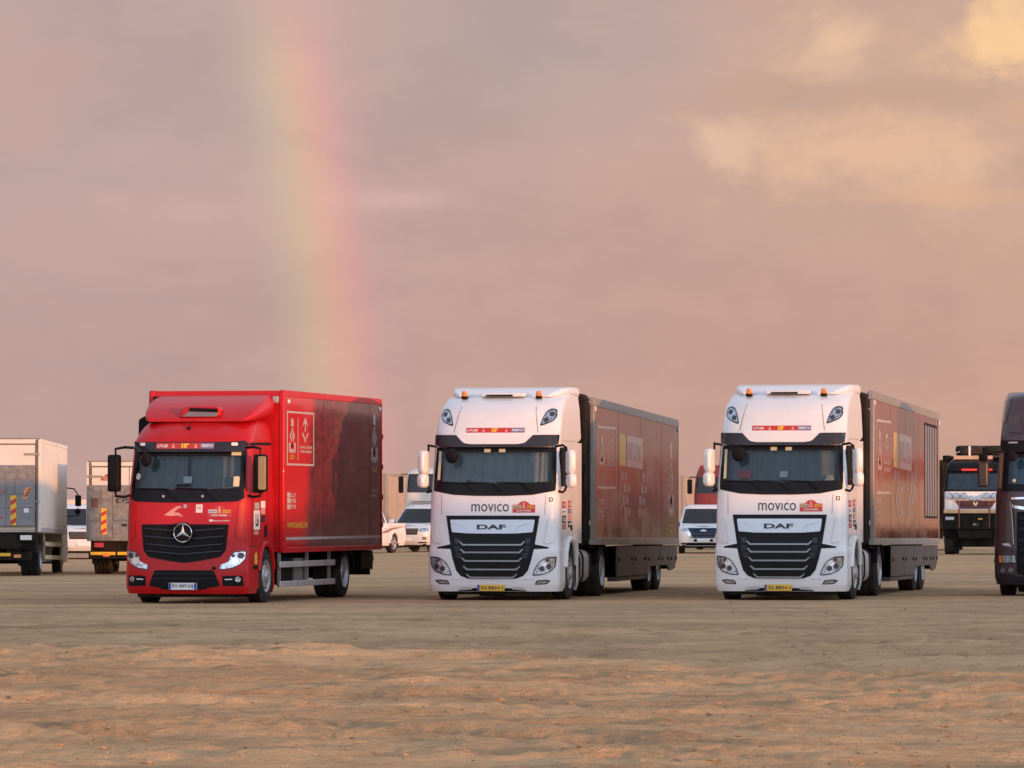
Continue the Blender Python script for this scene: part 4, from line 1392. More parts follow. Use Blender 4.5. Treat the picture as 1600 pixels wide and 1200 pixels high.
# ================================================================== RED BOX LORRY
def red_lorry():
    Y = 88.5
    X = px_x(287, Y)
    th = R(12)
    t = thing('box_lorry', 'bright red box lorry with round star badge and white plate EY-007-DJ', 'truck', (X, Y, 0), th)
    sh = Shape(
        f=[(.19, .05), (.27, .01), (.40, 0), (.60, 0), (.80, .02), (1.0, .035), (1.44, .06), (1.84, .11), (2.05, .15), (2.75, .30), (2.93, .35), (3.02, .42), (3.12, .54), (3.22, .70), (3.30, .88), (3.36, 1.15), (3.39, 1.5)],
        w=[(.19, 1.12), (.3, 1.155), (.95, 1.155), (1.03, 1.14), (1.9, 1.14), (2.75, 1.11), (2.95, 1.10), (3.2, 1.06), (3.32, 1.0), (3.39, .85)],
        D=[(.19, .38), (1.0, .38), (2.0, .36), (2.9, .40), (3.1, .5), (3.3, .6), (3.39, .5)],
        p=[(.19, 3.0), (2.0, 3.0), (2.9, 2.8), (3.39, 2.6)],
        yb=2.0, zs=(.19, 3.39))
    hole = [(-.97, 2.68), (-1.0, 2.07), (1.0, 2.07), (.97, 2.68)]
    arch = [(.86, .1), (.88, .60), (.97, .86), (1.14, 1.04), (1.40, 1.10), (1.66, 1.04), (1.84, .86), (1.92, .62), (1.92, .1)]
    body = sh.shell('cab_body', M_RED, t, .045, [hole], [arch])
    sw = fpatch(sh, rpoly([(-1.04, 2.10), (-1.06, 1.91), (-.95, 1.85), (-.4, 1.83), (.4, 1.83), (.95, 1.85), (1.06, 1.91), (1.04, 2.10), (0, 2.05)], .03), .010, .03, 'windscreen_surround', M_BLACKG, t)
    fpatch(sh, [(-1.04, 2.76), (-1.06, 2.08), (-.985, 2.08), (-.955, 2.67), (.955, 2.67), (.985, 2.08), (1.06, 2.08), (1.04, 2.76)], .009, .03, 'windscreen_frame', M_BLACKG, sw)
    fpatch(sh, rpoly([(-.97, 2.69), (-1.0, 2.07), (0, 2.03), (1.0, 2.07), (.97, 2.69)], .03), .005, 0, 'windscreen', M_GLASS, t)
    curtain(sh, 'curtain', M_CURTD, t, -1.0, -.04, 2.02, 2.75, .16, 6, .03, 4)
    curtain(sh, 'curtain', M_CURTD, t, .02, 1.0, 2.02, 2.75, .16, 6, .03, 8)
    box('dashboard', M_INT, t, -1.0, 1.0, .25, .55, 1.8, 2.06, .02)
    box('dashboard_screen', M_BLACK, t, -.19, .08, .16, .20, 2.02, 2.16, .01)
    fpatch(sh, rpoly(rect(-.07, .09, 2.18, 2.30), .02), -.04, .006, 'windscreen_card', M_STW, t)
    fpatch(sh, rpoly(rect(.86, .96, 2.12, 2.30), .02), .006, .004, 'edge_sticker', M_STP, t)
    fpatch(sh, [( -.93 + .05 * math.cos(k * .6), 2.30 + .06 * math.sin(k * .6)) for k in range(10)], .006, .004, 'round_sticker', M_GREYL, t)
    fpatch(sh, rect(.80, .96, 2.68, 2.74), .016, .01, 'pale_sticker', M_STP, t)
    k = MB()
    k.lathe('y', (0, 0, 0), [(-.06, .04), (-.04, .085), (0, .105), (.04, .10), (.06, .03)], 14)
    for i, p in enumerate(k.v):
        k.v[i] = (p[0] * .95 - .72, p[1] + .06, p[2] * 1.25 + 2.60)
    k.tube([(-1.0, .34, 2.92), (-.92, .12, 2.90), (-.78, .05, 2.80), (-.73, .06, 2.68)], .022)
    k.build('kerb_mirror', M_BLACK, t)
    for x0 in (-.45, .28):
        w_ = MB()
        w_.tube([(x0 + .30, sh.yf(x0 + .3, 1.87) - .04, 1.87), (x0 + .06, sh.yf(x0 + .06, 2.06) - .04, 2.07)], .013, 6)
        w_.tube([(x0 + .12, sh.yf(x0 + .1, 2.06) - .045, 2.075), (x0 - .48, sh.yf(x0 - .4, 2.08) - .045, 2.085)], .011, 6)
        w_.build('wiper', M_BLACK, t)
        box('washer_jet', M_GREYL, t, x0 + .02, x0 + .06, sh.yf(0, 1.93) - .03, sh.yf(0, 1.93), 1.92, 1.965, .005)
    vs = fpatch(sh, rpoly([(-1.03, 2.92), (-1.04, 2.77), (-.98, 2.745), (.98, 2.745), (1.04, 2.77), (1.03, 2.95), (.82, 2.925), (-.82, 2.925)], .02), .10, .13, 'sun_visor', M_VISOR, t, .07)
    for s in (1, -1):
        fpatch(sh, rpoly(rect(s * .86 - .055, s * .86 + .055, 2.855, 2.91), .02), .107, .004, 'marker_lamp', M_STW, vs)
    class V: pass
    v2 = V()
    v2.yf = lambda x, z: sh.yf(x, z) - .10
    banner(v2, t, -.58, .50, 2.80, 2.905, .006)
    # roof ribs and aerial
    a = MB()
    a.tube([(-.08, .62, 3.20), (-.03, .70, 3.33)], .008, 6)
    a.build('aerial', M_BLACK, t)
    MB().lathe('z', (-.08, .62, 3.15), [(0, .05), (.04, .03), (.06, .001)], 10).build('aerial_foot', M_BLACK, t)
    # roof air deflector
    d = MB()
    rings = []
    for (y, zl, zu, w, r) in ((.84, 3.30, 3.355, .90, .02), (.95, 3.305, 3.42, .98, .05), (1.15, 3.32, 3.53, 1.05, .09), (1.45, 3.34, 3.65, 1.10, .14), (1.75, 3.37, 3.74, 1.13, .17), (2.05, 3.40, 3.80, 1.14, .18)):
        rings.append([(x, y, z) for x, z in rpoly([(-w, zl), (w, zl), (w, zu), (-w, zu)], r, 5)])
    d.loft(rings)
    D_ = d.build('roof_deflector', M_RED, t, angle=50)
    sc = MB()
    sc.prism([(-.34, 3.37), (.44, 3.37), (.44, 3.53), (.36, 3.57), (-.18, 3.57), (-.26, 3.53)], 'y', .84, 1.3)
    sc.build('deflector_scoop', M_RED, D_, .03)
    MB().prism([(-.28, 3.385), (.38, 3.385), (.40, 3.46), (-.14, 3.48)], 'y', .825, .85).build('scoop_panel', M_LIFT, D_, .01)
    MB().prism([(-.14, 3.485), (.40, 3.465), (.40, 3.53), (-.12, 3.55)], 'y', .83, .85).build('scoop_slot', M_BLACK, D_)
    # front: hood line, sticker set, grille, star
    g = [(-.81, 1.44), (-.765, .975), (-.67, .855), (-.30, .785), (0, .75), (.30, .785), (.67, .855), (.765, .975), (.81, 1.44)]
    gr = fpatch(sh, rpoly(g, .03), .012, .04, 'grille', M_BLACK, t)
    for zz in (1.36, 1.22, 1.08, .955):
        hw = .80 - (1.44 - zz) * .12 - .04
        p = [(-hw, zz), (0, zz - .06), (hw, zz), (hw, zz + .018), (0, zz - .042), (-hw, zz + .018)]
        fpatch(sh, p, .040, .04, 'grille_slat', M_VISOR, gr, .15)
    st = MB()
    st.lathe('y', (0, -.10 + .05, 1.285), [(-.015, .155), (-.025, .165), (-.015, .175), (.01, .175), (.01, .155), (-.015, .155)], 40, caps=False)
    STAR = st.build('star_badge', M_CHROME, t)
    for a0 in (90, 210, 330):
        a = R(a0)
        tip = (math.cos(a) * .157, math.sin(a) * .157)
        l = (math.cos(a + 1.047) * .036, math.sin(a + 1.047) * .036)
        r_ = (math.cos(a - 1.047) * .036, math.sin(a - 1.047) * .036)
        q = MB()
        y_ = -.055
        q.add([(tip[0], y_, 1.285 + tip[1]), (l[0], y_, 1.285 + l[1]), (0, y_ - .025, 1.285), (r_[0], y_, 1.285 + r_[1])], [(0, 1, 2), (0, 2, 3)])
        q.build('star_arm', M_STW if a0 == 90 else M_CHROME, STAR, angle=10)
    MB().cyl('y', (0, 0, 1.285), .19, -.045, .04, 32).build('badge_field', M_BLACK, gr)
    # hood panel creases
    for s in (1, -1):
        pl = [(.915, 1.20), (.93, 1.20), (1.0, 1.80), (.985, 1.80)]
        fpatch(sh, pl if s > 0 else mirror(pl), .003, 0, 'front_seam', M_SEAMR, body, .2)
        cd = rpoly([(.93, 1.22), (1.05, 1.15), (1.12, 1.25), (1.115, 1.70), (1.04, 1.83), (.97, 1.80)], .05)
        fpatch(sh, cd if s > 0 else mirror(cd), .018, .025, 'corner_deflector', M_RED, t, .06)
        hl = [(.655, .625), (.86, .64), (1.01, .71), (1.10, .82), (1.115, .975), (.92, .955), (.84, .86), (.82, .77), (.655, .70)]
        hl = hl if s > 0 else mirror(hl)
        H = fpatch(sh, rpoly(hl, .02), .010, .02, 'headlight', M_LENSD, t, .06)
        pc = (s * .95, .80)
        inn = [(pc[0] + (p[0] - pc[0]) * .93, pc[1] + (p[1] - pc[1]) * .88) for p in hl]
        fpatch(sh, rpoly(inn, .02), .016, .005, 'lamp_glass', M_LENS, H, .06)
        for (u, v, r) in ((.93, .78, .065), (1.03, .88, .055), (.90, .88, .03)):
            fpatch(sh, [(s * u + r * math.cos(a * .524), v + r * math.sin(a * .524)) for a in range(12)], .022, .006, 'lamp_bowl', M_BULB if r > .06 else M_LENSD, H, .07)
        fpatch(sh, [(s * .68, .64), (s * .80, .65), (s * .80, .72), (s * .68, .69)], .022, .004, 'day_lamp', M_LENS, H, .1)
        fo = [(.715, .33), (1.08, .33), (1.06, .52), (.715, .515)]
        fo = fo if s > 0 else mirror(fo)
        FO = fpatch(sh, rpoly(fo, .03), .006, .01, 'fog_pocket', M_BLACK, t, .07)
        fpatch(sh, [(s * .985 + .05 * math.cos(a * .524), .455 + .05 * math.sin(a * .524)) for a in range(12)], .016, .01, 'fog_light', M_LENS, FO, .07)
        fpatch(sh, [(s * .76, .440), (s * .89, .445), (s * .89, .465), (s * .76, .460)], .014, .006, 'day_strip', M_STW, FO, .1)
        # bumper shoulder crease
        cr_ = [(.60, .60), (.72, .57), (1.12, .60), (1.12, .62), (.72, .59), (.61, .615)]
        fpatch(sh, cr_ if s > 0 else mirror(cr_), .006, .008, 'bumper_crease', M_RED, t, .1)
    lg = fpatch(sh, rpoly([(-.545, .615), (-.655, .33), (-.45, .30), (-.40, .27), (.40, .27), (.45, .30), (.675, .33), (.555, .615)], .04), .008, .02, 'lower_grille', M_BLACK, t)
    for zz in (.55, .46):
        fpatch(sh, rect(-.56, .56, zz, zz + .012), .016, .01, 'lower_slat', M_VISOR, lg, .2)
    MB().cyl('y', (.56, -.0, .655), .03, -.006, .03, 12).build('tow_eye', M_BLACK, t)
    plate(t, -.04, -.265, .26, .265, .39, 'EY-007-DJ', M_STW, 'LR')
    # stickers on the hood
    fn = lambda x, z: (x, sh.yf(x, z) - .005, z)
    e = MB()
    e.add([fn(-.39, 1.60), fn(-.31, 1.66), fn(-.15, 1.765), fn(-.09, 1.77), fn(-.05, 1.72), fn(-.10, 1.735), fn(-.20, 1.665), fn(-.17, 1.645), fn(-.12, 1.655), fn(-.02, 1.57), fn(-.14, 1.60), fn(-.24, 1.59)], [tuple(range(12))])
    e.build('arrow_emblem', M_SALM, t)
    ci = fpatch(sh, [(.0 + .035 * math.cos(a * .524), 1.765 + .035 * math.sin(a * .524)) for a in range(12)], .004, .002, 'round_sticker', M_GREYL, t)
    ws_ = fpatch(sh, rect(.205, .325, 1.65, 1.795), .004, .002, 'white_sticker', M_STW, t)
    blobs(ws_, lambda a, z: (a, sh.yf(a, z) - .008, z), strokes(.225, .305, 1.70, 1.76, 2, 3), 'sticker_print', M_SALM)
    rally_plate(sh, t, .635, 1.565, .43, .215, .005, True)
    blobs(t, fn, [(.455, .52, 1.49, 1.525)] + strokes(.53, .82, 1.495, 1.515, 10, 5), 'sponsor_print', M_STW)
    # sides
    for s in (1, -1):
        spatch(sh, rpoly([(.55, 2.0), (1.30, 2.0), (1.30, 2.70), (.72, 2.70), (.60, 2.50)], .05), s, .004, 0, 'side_window', M_SIDEGL, t)
        spatch(sh, [(.40, 2.86), (1.95, 2.88), (1.95, 2.93), (.40, 2.91)], s, .010, .012, 'drip_rail', M_BLACK, t)
        for p in ([(.50, 1.05), (.515, 1.05), (.54, 1.95), (.525, 1.95)], [(1.55, 1.10), (1.565, 1.10), (1.565, 2.85), (1.55, 2.85)], [(.45, 1.03), (.95, 1.03), (.95, 1.045), (.45, 1.045)]):
            spatch(sh, p, s, .003, 0, 'door_seam', M_SEAMR, body, .3)
        spatch(sh, rpoly([(1.35, 1.20), (1.52, 1.20), (1.52, 1.42), (1.35, 1.42)], .04), s, .005, .01, 'door_handle', M_BLACK, t)
        lip = MB()
        lip.tube([(s * 1.145, y, z) for y, z in arch[1:-1]], .06, 8)
        lip.build('wheel_arch', M_RED, t, angle=60)
        box('wheel_housing', M_DARK, t, *(sorted((s * .70, s * .72))), .88, 1.92, .2, 1.12)
        box('wheel_housing_top', M_DARK, t, *(sorted((s * .72, s * 1.12))), .92, 1.90, 1.08, 1.095)
        box('mud_flap', M_RED, t, *(sorted((s * .85, s * 1.15))), 1.93, 1.97, .28, .95, .01)
        box('step_hole', M_BLACK, t, *(sorted((s * 1.13, s * 1.165))), .50, .86, .63, .70, .01)
        # mirrors
        xo, yo = s * 1.37, .26
        ma = MB()
        ma.tube([(s * 1.05, .42, 2.82), (s * 1.2, .34, 2.83), (xo - s * .02, yo, 2.80), (xo - s * .02, yo + .02, 2.65)], .026)
        ma.tube([(s * 1.08, .36, 1.97), (s * 1.2, .30, 1.93), (xo - s * .02, yo, 1.95), (xo - s * .02, yo + .02, 2.05)], .026)
        A = ma.build('mirror_arm', M_BLACK, t, angle=60)
        h = MB()
        rg = []
        ww, zc, hh = (.115, 2.36, .335)
        for (dy_, kx) in ((-.11, .65), (-.10, .85), (-.06, .97), (.03, 1.0), (.06, .95)):
            rg.append([(xo + ax * kx, yo + dy_, zc + az_ * min(1, kx + .06)) for ax, az_ in rpoly([(-ww, -hh), (ww, -hh), (ww, hh), (-ww, hh)], .05, 4)])
        h.loft(rg)
        HB = h.build('mirror_housing', M_BLACK, t, angle=50)
        box('mirror_pane', M_MIRR, HB, xo - .08, xo + .08, yo + .06, yo + .066, zc - .29, zc + .29)
        if s > 0:
            MB().prism(rpoly([(xo - .03, zc - .30), (xo + .108, zc - .30), (xo + .108, zc + .30), (xo - .03, zc + .30)], .03), 'y', yo - .118, yo - .06).build('mirror_cover', M_GOLD, HB, .01)
        wheel(t, s, 1.17, 1.40, .50, .30, .30, 'steer')
        wheel(t, s, 1.20, 7.2, .50, .56, .30, 'drive')
    # door stickers and number
    def stk(y0, y1, z0, z1, m, nm='door_sticker'):
        return spatch(sh, rect(y0, y1, z0, z1), 1, .004, .002, nm, m, t, .2)
    n = stk(.60, 1.02, 1.34, 1.69, M_STW, 'number_sticker')
    text('L6', (.72, .93, 1.40, 1.64), lambda y, z: (sh.xs(y, z) + .009, y, z), 'race_number', M_STK, n, .02)
    stk(.66, .98, 1.71, 1.83, M_GREYL)
    stk(.62, .92, 1.25, 1.32, M_SALM)
    stk(1.10, 1.40, 1.73, 1.86, M_STW)
    stk(1.10, 1.40, 1.62, 1.72, M_SALM)
    stk(1.10, 1.38, 1.48, 1.60, M_STK)
    spatch(sh, rpoly([(.60, .72), (.78, .72), (.78, .90), (.74, .94), (.60, .90)], .03), 1, .006, .003, 'yellow_sticker', M_STY, t)
    MB().box(-.9, .9, .15, .95, .13, .22).build('under_tray', M_DARK, t)
    # intake stack behind the cab on the far side
    MB().prism(rpoly([(-1.36, 1.3), (-1.10, 1.3), (-1.10, 3.40), (-1.20, 3.44), (-1.36, 3.36)], .05), 'y', 1.75, 2.12).build('intake_stack', M_BLACK, t, .02)
    # -------- box body
    y0, y1, z0, z1, W = 2.2, 9.9, .91, 3.9, 1.275
    LV = livery('red_wrap', (0.58, 0.008, 0.016), (0.17, 0.020, 0.030), 3.1, 3.9, .10, .5)
    core = box('box_body', M_REDB, t, -W + .015, W - .015, y0, y1, z0 + .02, z1 - .012, .01)
    fl = FlatSide(W)
    zt = z1 - .12
    for s in (1, -1):
        sp = spatch(fl, rect(y0 + .16, y1 - .10, z0 + .10, zt), s, .002, .015, 'side_panel', LV, t, .8)
        MB().prism(rpoly([(y0 + .02, zt), (y1 - .02, zt), (y1 - .02, z1), (y0 + .02, z1)], .03), 'x', *(sorted((s * (W - .08), s * (W + .012))))).build('top_rail', M_REDB, t, .012)
        MB().prism(rect(y0 + .02, y1 - .02, z0, z0 + .10), 'x', *(sorted((s * (W - .08), s * (W + .014))))).build('bottom_rail', M_REDB, t, .012)
        for (ya, yb_) in ((y0 - .01, y0 + .16), (y1 - .10, y1 + .005)):
            MB().prism(rect(ya, yb_, z0 + .01, z1 - .01), 'x', *(sorted((s * (W - .10), s * (W + .018))))).build('corner_post', M_REDB, t, .03)
        spatch(fl, rect(y0 + .20, y1 - .12, z0 + .235, z0 + .285), s, .006, .004, 'reflective_strip', M_LOGO, t, 1)
        for yy in (y0 + .28, y1 - .25):
            box('marker_lamp', M_STW, t, *(sorted((s * (W + .002), s * (W + .02)))), yy, yy + .14, zt - .12, zt - .05, .01)
        # hinges on the rear corner
        for zz in (1.35, 1.9, 2.5, 3.1):
            box('door_hinge', M_BLACK, t, *(sorted((s * (W - .02), s * (W + .02)))), y1 - .02, y1 + .06, zz, zz + .10, .01)
        if s > 0:
            for yy in (5.2, 8.9):
                spatch(fl, rect(yy, yy + .02, z0 + .11, zt - .01), 1, .004, 0, 'panel_seam', M_SEAMR, sp, 1)
    # front of box: lamps in the upper corners
    box('front_lamp', M_BLACK, t, -1.20, -1.06, y0 - .03, y0, z1 - .19, z1 - .11, .01)
    box('front_lamp', M_GREYL, t, 1.07, 1.19, y0 - .03, y0, z1 - .24, z1 - .12, .02)
    for s in (1, -1):
        box('rear_door', LV, t, *(sorted((s * .02, s * 1.2))), y1, y1 + .03, z0 + .1, z1 - .1, .01)
    # print on the side
    fn = lambda y, z: (W + .006, y, z)
    fa, fb, fc, fd = 2.42, 4.45, 2.52, 3.52
    frame_print(fn, t, fa, fb, fc, fd, .07, .035)
    tall_emblem(fn, t, fa + .14, fa + .66, 2.74, 3.40)
    text('2023', (fa + .22, fa + .56, 2.63, 2.71), fn, 'year_lettering', M_LOGOY, t, .02)
    blobs(t, fn, [(fa + .80, fa + .84, 2.62, 3.40)], 'rule_print', M_LOGO)
    palm_emblem(fn, t, fa + 1.10, fa + 1.62, 2.96, 3.42)
    text('SAUDI', (fa + .95, fb - .16, 2.84, 2.89), fn, 'country_lettering', M_LOGO, t, .03)
    text('ARABIA', (fa + .95, fb - .16, 2.76, 2.81), fn, 'country_lettering', M_LOGO, t, .03)
    tall_emblem(fn, t, 9.0, 9.52, 2.62, 3.62)
    text('2023', (9.05, 9.48, 2.45, 2.55), fn, 'year_lettering', M_LOGOY, t, .02)
    blobs(t, fn, [(2.45, 2.70, 1.82, 1.92), (2.45, 2.70, 1.71, 1.80), (2.45, 2.70, 1.93, 2.02)] + strokes(2.75, 3.1, 1.93, 2.0, 3, 2) + strokes(2.75, 3.1, 1.83, 1.90, 3, 3) + strokes(2.75, 3.1, 1.72, 1.79, 3, 4), 'small_print', M_LOGO)
    text('WWW.DAKAR.COM', (2.45, 3.95, 1.36, 1.47), fn, 'web_lettering', M_LOGOY, t, .03)
    blobs(t, fn, strokes(9.0, 9.5, 2.05, 2.10, 4, 8) + strokes(9.0, 9.5, 1.95, 2.0, 4, 9), 'small_print', M_LOGO)
    # -------- below the box
    ch = MB()
    for s in (1, -1):
        ch.box(*(sorted((s * .35, s * .45))), 1.2, 9.6, .62, .90)
    ch.box(-.95, .95, 1.32, 1.48, .40, .56)
    ch.box(-.9, .9, 7.1, 7.3, .38, .62)
    ch.box(-.34, .34, 2.2, 3.6, .45, .9)
    ch.build('chassis', M_DARK, t)
    for s in (1, -1):
        for zz in (.64, .28):
            box('side_guard_rail', M_ALU, t, *(sorted((s * 1.20, s * 1.245))), 2.12, 6.25, zz, zz + .11, .01)
        for yy in (2.25, 4.3, 6.0):
            box('side_guard_post', M_GREY, t, *(sorted((s * 1.14, s * 1.195))), yy, yy + .08, .28, .92, .005)
        box('tool_box', M_GREY, t, *(sorted((s * .55, s * 1.10))), 3.75, 4.6, .33, .80, .02)
        box('battery_box', M_DARK, t, *(sorted((s * .55, s * 1.12))), 2.3, 3.5, .32, .82, .02)
        gd = MB()
        pts = []
        for kk in range(9):
            a = math.pi * (.06 + .88 * kk / 8)
            pts.append((7.2 - .60 * math.cos(a), .50 + .47 * math.sin(a)))
        inner = [(7.2 + (y - 7.2) * .95, .50 + (z - .50) * .93) for y, z in pts]
        gd.prism(pts + list(reversed(inner)), 'x', *(sorted((s * .62, s * 1.25))))
        gd.build('drive_mudguard', M_BLACK, t)
        box('lift_motor', M_BLACK, t, *(sorted((s * .70, s * 1.15))), 8.7, 9.7, .52, .90, .02)
    box('rear_bumper', M_BLACK, t, -1.2, 1.2, 9.15, 9.27, .42, .55, .015)
    for s in (1, -1):
        box('bumper_arm', M_DARK, t, *(sorted((s * .9, s * 1.0))), 8.2, 9.15, .44, .56, .01)
        box('tail_lamp', M_TAIL, t, *(sorted((s * .8, s * 1.15))), 9.7, 9.76, .68, .80, .01)
red_lorry()

# ================================================================== BOX TRUCKS SEEN FROM BEHIND
def chevrons(parent, x0, x1, y, z0, z1, n, name='warning_board', base=None, stripe=None):
    b = box(name, base or M_STY, parent, x0, x1, y - .012, y, z0, z1)
    mb = MB()
    h = (z1 - z0) / n
    for i in range(n):
        a = z0 + i * h
        mb.add([(x0 + .005, y - .015, a), (x1 - .005, y - .015, a + h * .35), (x1 - .005, y - .015, min(z1, a + h * .80)), (x0 + .005, y - .015, a + h * .45)], [(0, 1, 2, 3)])
    mb.build('board_stripes', stripe or M_STR, b)['kind'] = 'stuff'
    return b

def rear_truck(label, X, Y, th, hw, z0, z1, L, zl0, zl1, big, tilt=0.0):
    t = thing('box_truck', label, 'truck', (X, Y, 0), th, 'white box trucks turned away with folded tail lifts', tilt)
    box('box_body', M_BOXW, t, -hw + .02, hw - .02, .05, L, z0, z1 - .02, .01)
    for s in (1, -1):
        box('side_panel', M_BOXW, t, *(sorted((s * (hw - .02), s * hw))), .10, L - .06, z0 + .12, z1 - .09, .004)
        box('bottom_rail', M_GREYL, t, *(sorted((s * (hw - .05), s * (hw + .008)))), .02, L - .02, z0, z0 + .12, .008)
        box('top_rail', M_BOXW, t, *(sorted((s * (hw - .05), s * (hw + .010)))), .02, L - .02, z1 - .09, z1, .012)
        box('corner_post', M_BOXW, t, *(sorted((s * (hw - .06), s * (hw + .014)))), 0.0, .10, z0, z1 - .02, .012)
        box('door_gap_shade', M_GAPSHADE, t, *(sorted((s * (hw - .12), s * (hw - .07)))), -.02, .06, z0, z1 - .03, .008)  # dark strip put in for the shadow gap beside the door
        for yy in (.5, 2.2, 4.2, 6.0):
            if yy < L:
                MB().cyl('x', (0, yy, z0 + .2), .03, s * hw, s * (hw + .012), 8).build('rail_bolt', M_GREY, t)
        for zz in (z1 - .42, z0 + .75):
            box('door_hinge', M_RAIL, t, *(sorted((s * (hw - .02), s * (hw - .40)))), -.035, 0, zz, zz + .055, .008)
        d = box('rear_door', M_BOXW, t, *(sorted((s * .01, s * (hw - .13)))), -.012, .03, z0 + .05, z1 - .14, .006)
    box('rear_header', M_BOXW, t, -hw + .1, hw - .1, -.008, .06, z1 - .13, z1 - .005, .012)
    box('header_gap_shade', M_GAPSHADE, t, -hw + .12, hw - .12, -.024, .0, z1 - .155, z1 - .12, .005)  # shade line under the header, laid in as a dark strip
    box('roof_edge', M_GAPSHADE, t, -hw + .02, hw - .02, -.012, .05, z1 - .012, z1 + .012, .004)
    # tail lift platform folded up against the doors
    pl = MB().box(-hw + .02, hw - .12, -.16, -.05, zl0, zl1).build('tail_lift_platform', M_LIFT if big else M_LIFTB, t, .012)
    h = zl1 - zl0
    if big:
        bd = MB()
        rr_ = random.Random(3)
        # battered bare metal edge along the top of the platform
        nx_ = 40
        pts = []
        for i in range(nx_ + 1):
            x = -hw + .04 + (2 * hw - .18) * i / nx_
            pts.append((x, -.168 - .012 * rr_.random(), zl1 - .02))
            pts.append((x, -.172 - .02 * rr_.random(), zl1 - .2 - .03 * rr_.random()))
            pts.append((x, -.166, zl1 - .36 - .02 * rr_.random()))
        bd.add(pts, [(i * 3 + k, i * 3 + 3 + k, i * 3 + 4 + k, i * 3 + 1 + k) for i in range(nx_) for k in (0, 1)])
        bd.build('battered_edge', M_LIFTB, pl, angle=15)
        for (za, zb_) in ((zl0 + .02, zl0 + h * .30), (zl0 + h * .31, zl0 + h * .52), (zl0 + h * .53, zl0 + h * .76)):
            for (xa, xb) in ((-hw + .05, .30), (.32, .52), (.54, hw - .15)):
                box('platform_plank', M_LIFT, pl, xa, xb, -.175, -.155, za, zb_ - .006, .006)
        cv = MB()
        cv.add([(.74, -.182, zl0 + .68), (.82, -.182, zl0 + .70), (.98, -.182, zl0 + .96), (.93, -.182, zl0 + .99), (.80, -.182, zl0 + .98), (.76, -.182, zl0 + .90)], [tuple(range(6))])
        C = cv.build('warning_sticker', M_AMBER, pl)
        st = MB()
        for k in range(3):
            z = zl0 + .74 + k * .075
            x = .77 + k * .04
            st.add([(x, -.185, z), (x + .10, -.185, z + .05), (x + .10, -.185, z + .085), (x, -.185, z + .035)], [(0, 1, 2, 3)])
        st.build('sticker_stripes', M_STK, C)['kind'] = 'stuff'
        chevrons(pl, .42, .57, -.176, zl0 + .03, zl0 + .78, 3)
        box('paper_label', M_STW, pl, .76, .88, -.180, -.176, zl0 + .35, zl0 + .46)
        blobs(pl, lambda a, z: (a, -.180, z), strokes(-.7, .30, zl0 + .86, zl0 + .91, 12, 5), 'red_print', M_STR)
        blobs(pl, lambda a, z: (a, -.180, z), strokes(-.7, .25, zl0 + .20, zl0 + .25, 10, 7), 'red_print', M_STR)
        blobs(pl, lambda a, z: (a, -.180, z), strokes(-.3, .12, zl0 + 1.03, zl0 + 1.10, 5, 8), 'dark_print', M_STK)
    else:
        for (xa, xb) in ((-hw + .05, -hw + .36), (-hw + .38, -hw + .66), (-hw + .68, hw - .15)):
            for (za, zb_) in ((zl0 + .02, zl0 + h * .36), (zl0 + h * .37, zl0 + h * .72), (zl0 + h * .73, zl1 - .02)):
                box('platform_plank', M_LIFTB, pl, xa, xb, -.175, -.155, za, zb_ - .006, .006)
        box('rust_patch', mat('rusty_plate', (.16, .085, .06), .8, var=.3, scale=8), pl, -hw + .12, -hw + .32, -.180, -.176, zl0 + h * .60, zl0 + h * .77)
        chevrons(pl, -hw + .38, -hw + .53, -.176, zl0 + .18, zl0 + .85, 3)
        box('dark_slot', M_STK, pl, -hw + .92, -hw + 1.06, -.180, -.176, zl0 + .38, zl0 + .45)
        mk = MB()
        for (a, b, c, d) in ((.78, .82, 1.0, 1.10), (.78, .90, 1.08, 1.11), (.78, .90, .99, 1.02), (.94, .97, 1.0, 1.10), (1.0, 1.10, 1.07, 1.10), (1.04, 1.12, .98, 1.02)):
            mk.add([(-hw + a, -.18, zl0 + c), (-hw + b, -.18, zl0 + c), (-hw + b, -.18, zl0 + d), (-hw + a, -.18, zl0 + d)], [(0, 1, 2, 3)])
        mk.build('dark_print', M_STK, pl)['kind'] = 'stuff'
        class Fl:
            def yf(self, x, z): return -.014
        rally_plate(Fl(), t, -hw + .55, z1 - .50, .36, .17, .004)
    # below the body
    ch = MB()
    for s in (1, -1):
        ch.box(*(sorted((s * .30, s * .40))), .1, L + 1.2, .62, z0)
    ch.box(-.8, .8, 1.15, 1.30, .35, .55)
    ch.box(-.8, .8, L + .15, L + .30, .35, .50)
    ch.box(-hw + .1, hw - .1, .05, .55, z0 - .42, z0 - .02)
    ch.build('chassis', M_DARK, t)
    ub = box('underrun_bar', M_DARK, t, -hw + .05, hw - .2, -.06, .06, .42, .62, .01)
    for (a, b) in (((-hw + .1, -.35), (-.30, .30)) if not big else ((-.9, -.3), (-.2, .42))):
        box('reflective_bar', M_PLY, ub, a, b, -.072, -.055, .52, .60, .004)
    for s in (1, -1):
        lm = box('tail_lamp', M_DARK, t, *(sorted((s * .62, s * (hw - .12)))), -.08, 0, z0 - .24, z0 - .06, .01)
        box('lamp_lens', M_STW if s > 0 else M_TAIL, lm, *(sorted((s * .66, s * (hw - .20)))), -.09, -.07, z0 - .20, z0 - .08, .006)
        box('lamp_lens', M_AMBER, lm, *(sorted((s * .50, s * .68))), -.09, -.07, .48, .56, .006)
        box('mud_flap', M_BLACK, t, *(sorted((s * .55, s * (hw - .10)))), .45, .49, .28, .62, .005)
        wheel(t, s, hw - .10, 1.22, .42, .50, .24, 'drive')
        wheel(t, s, hw - .16, L + .22, .42, .24, .24, 'steer')
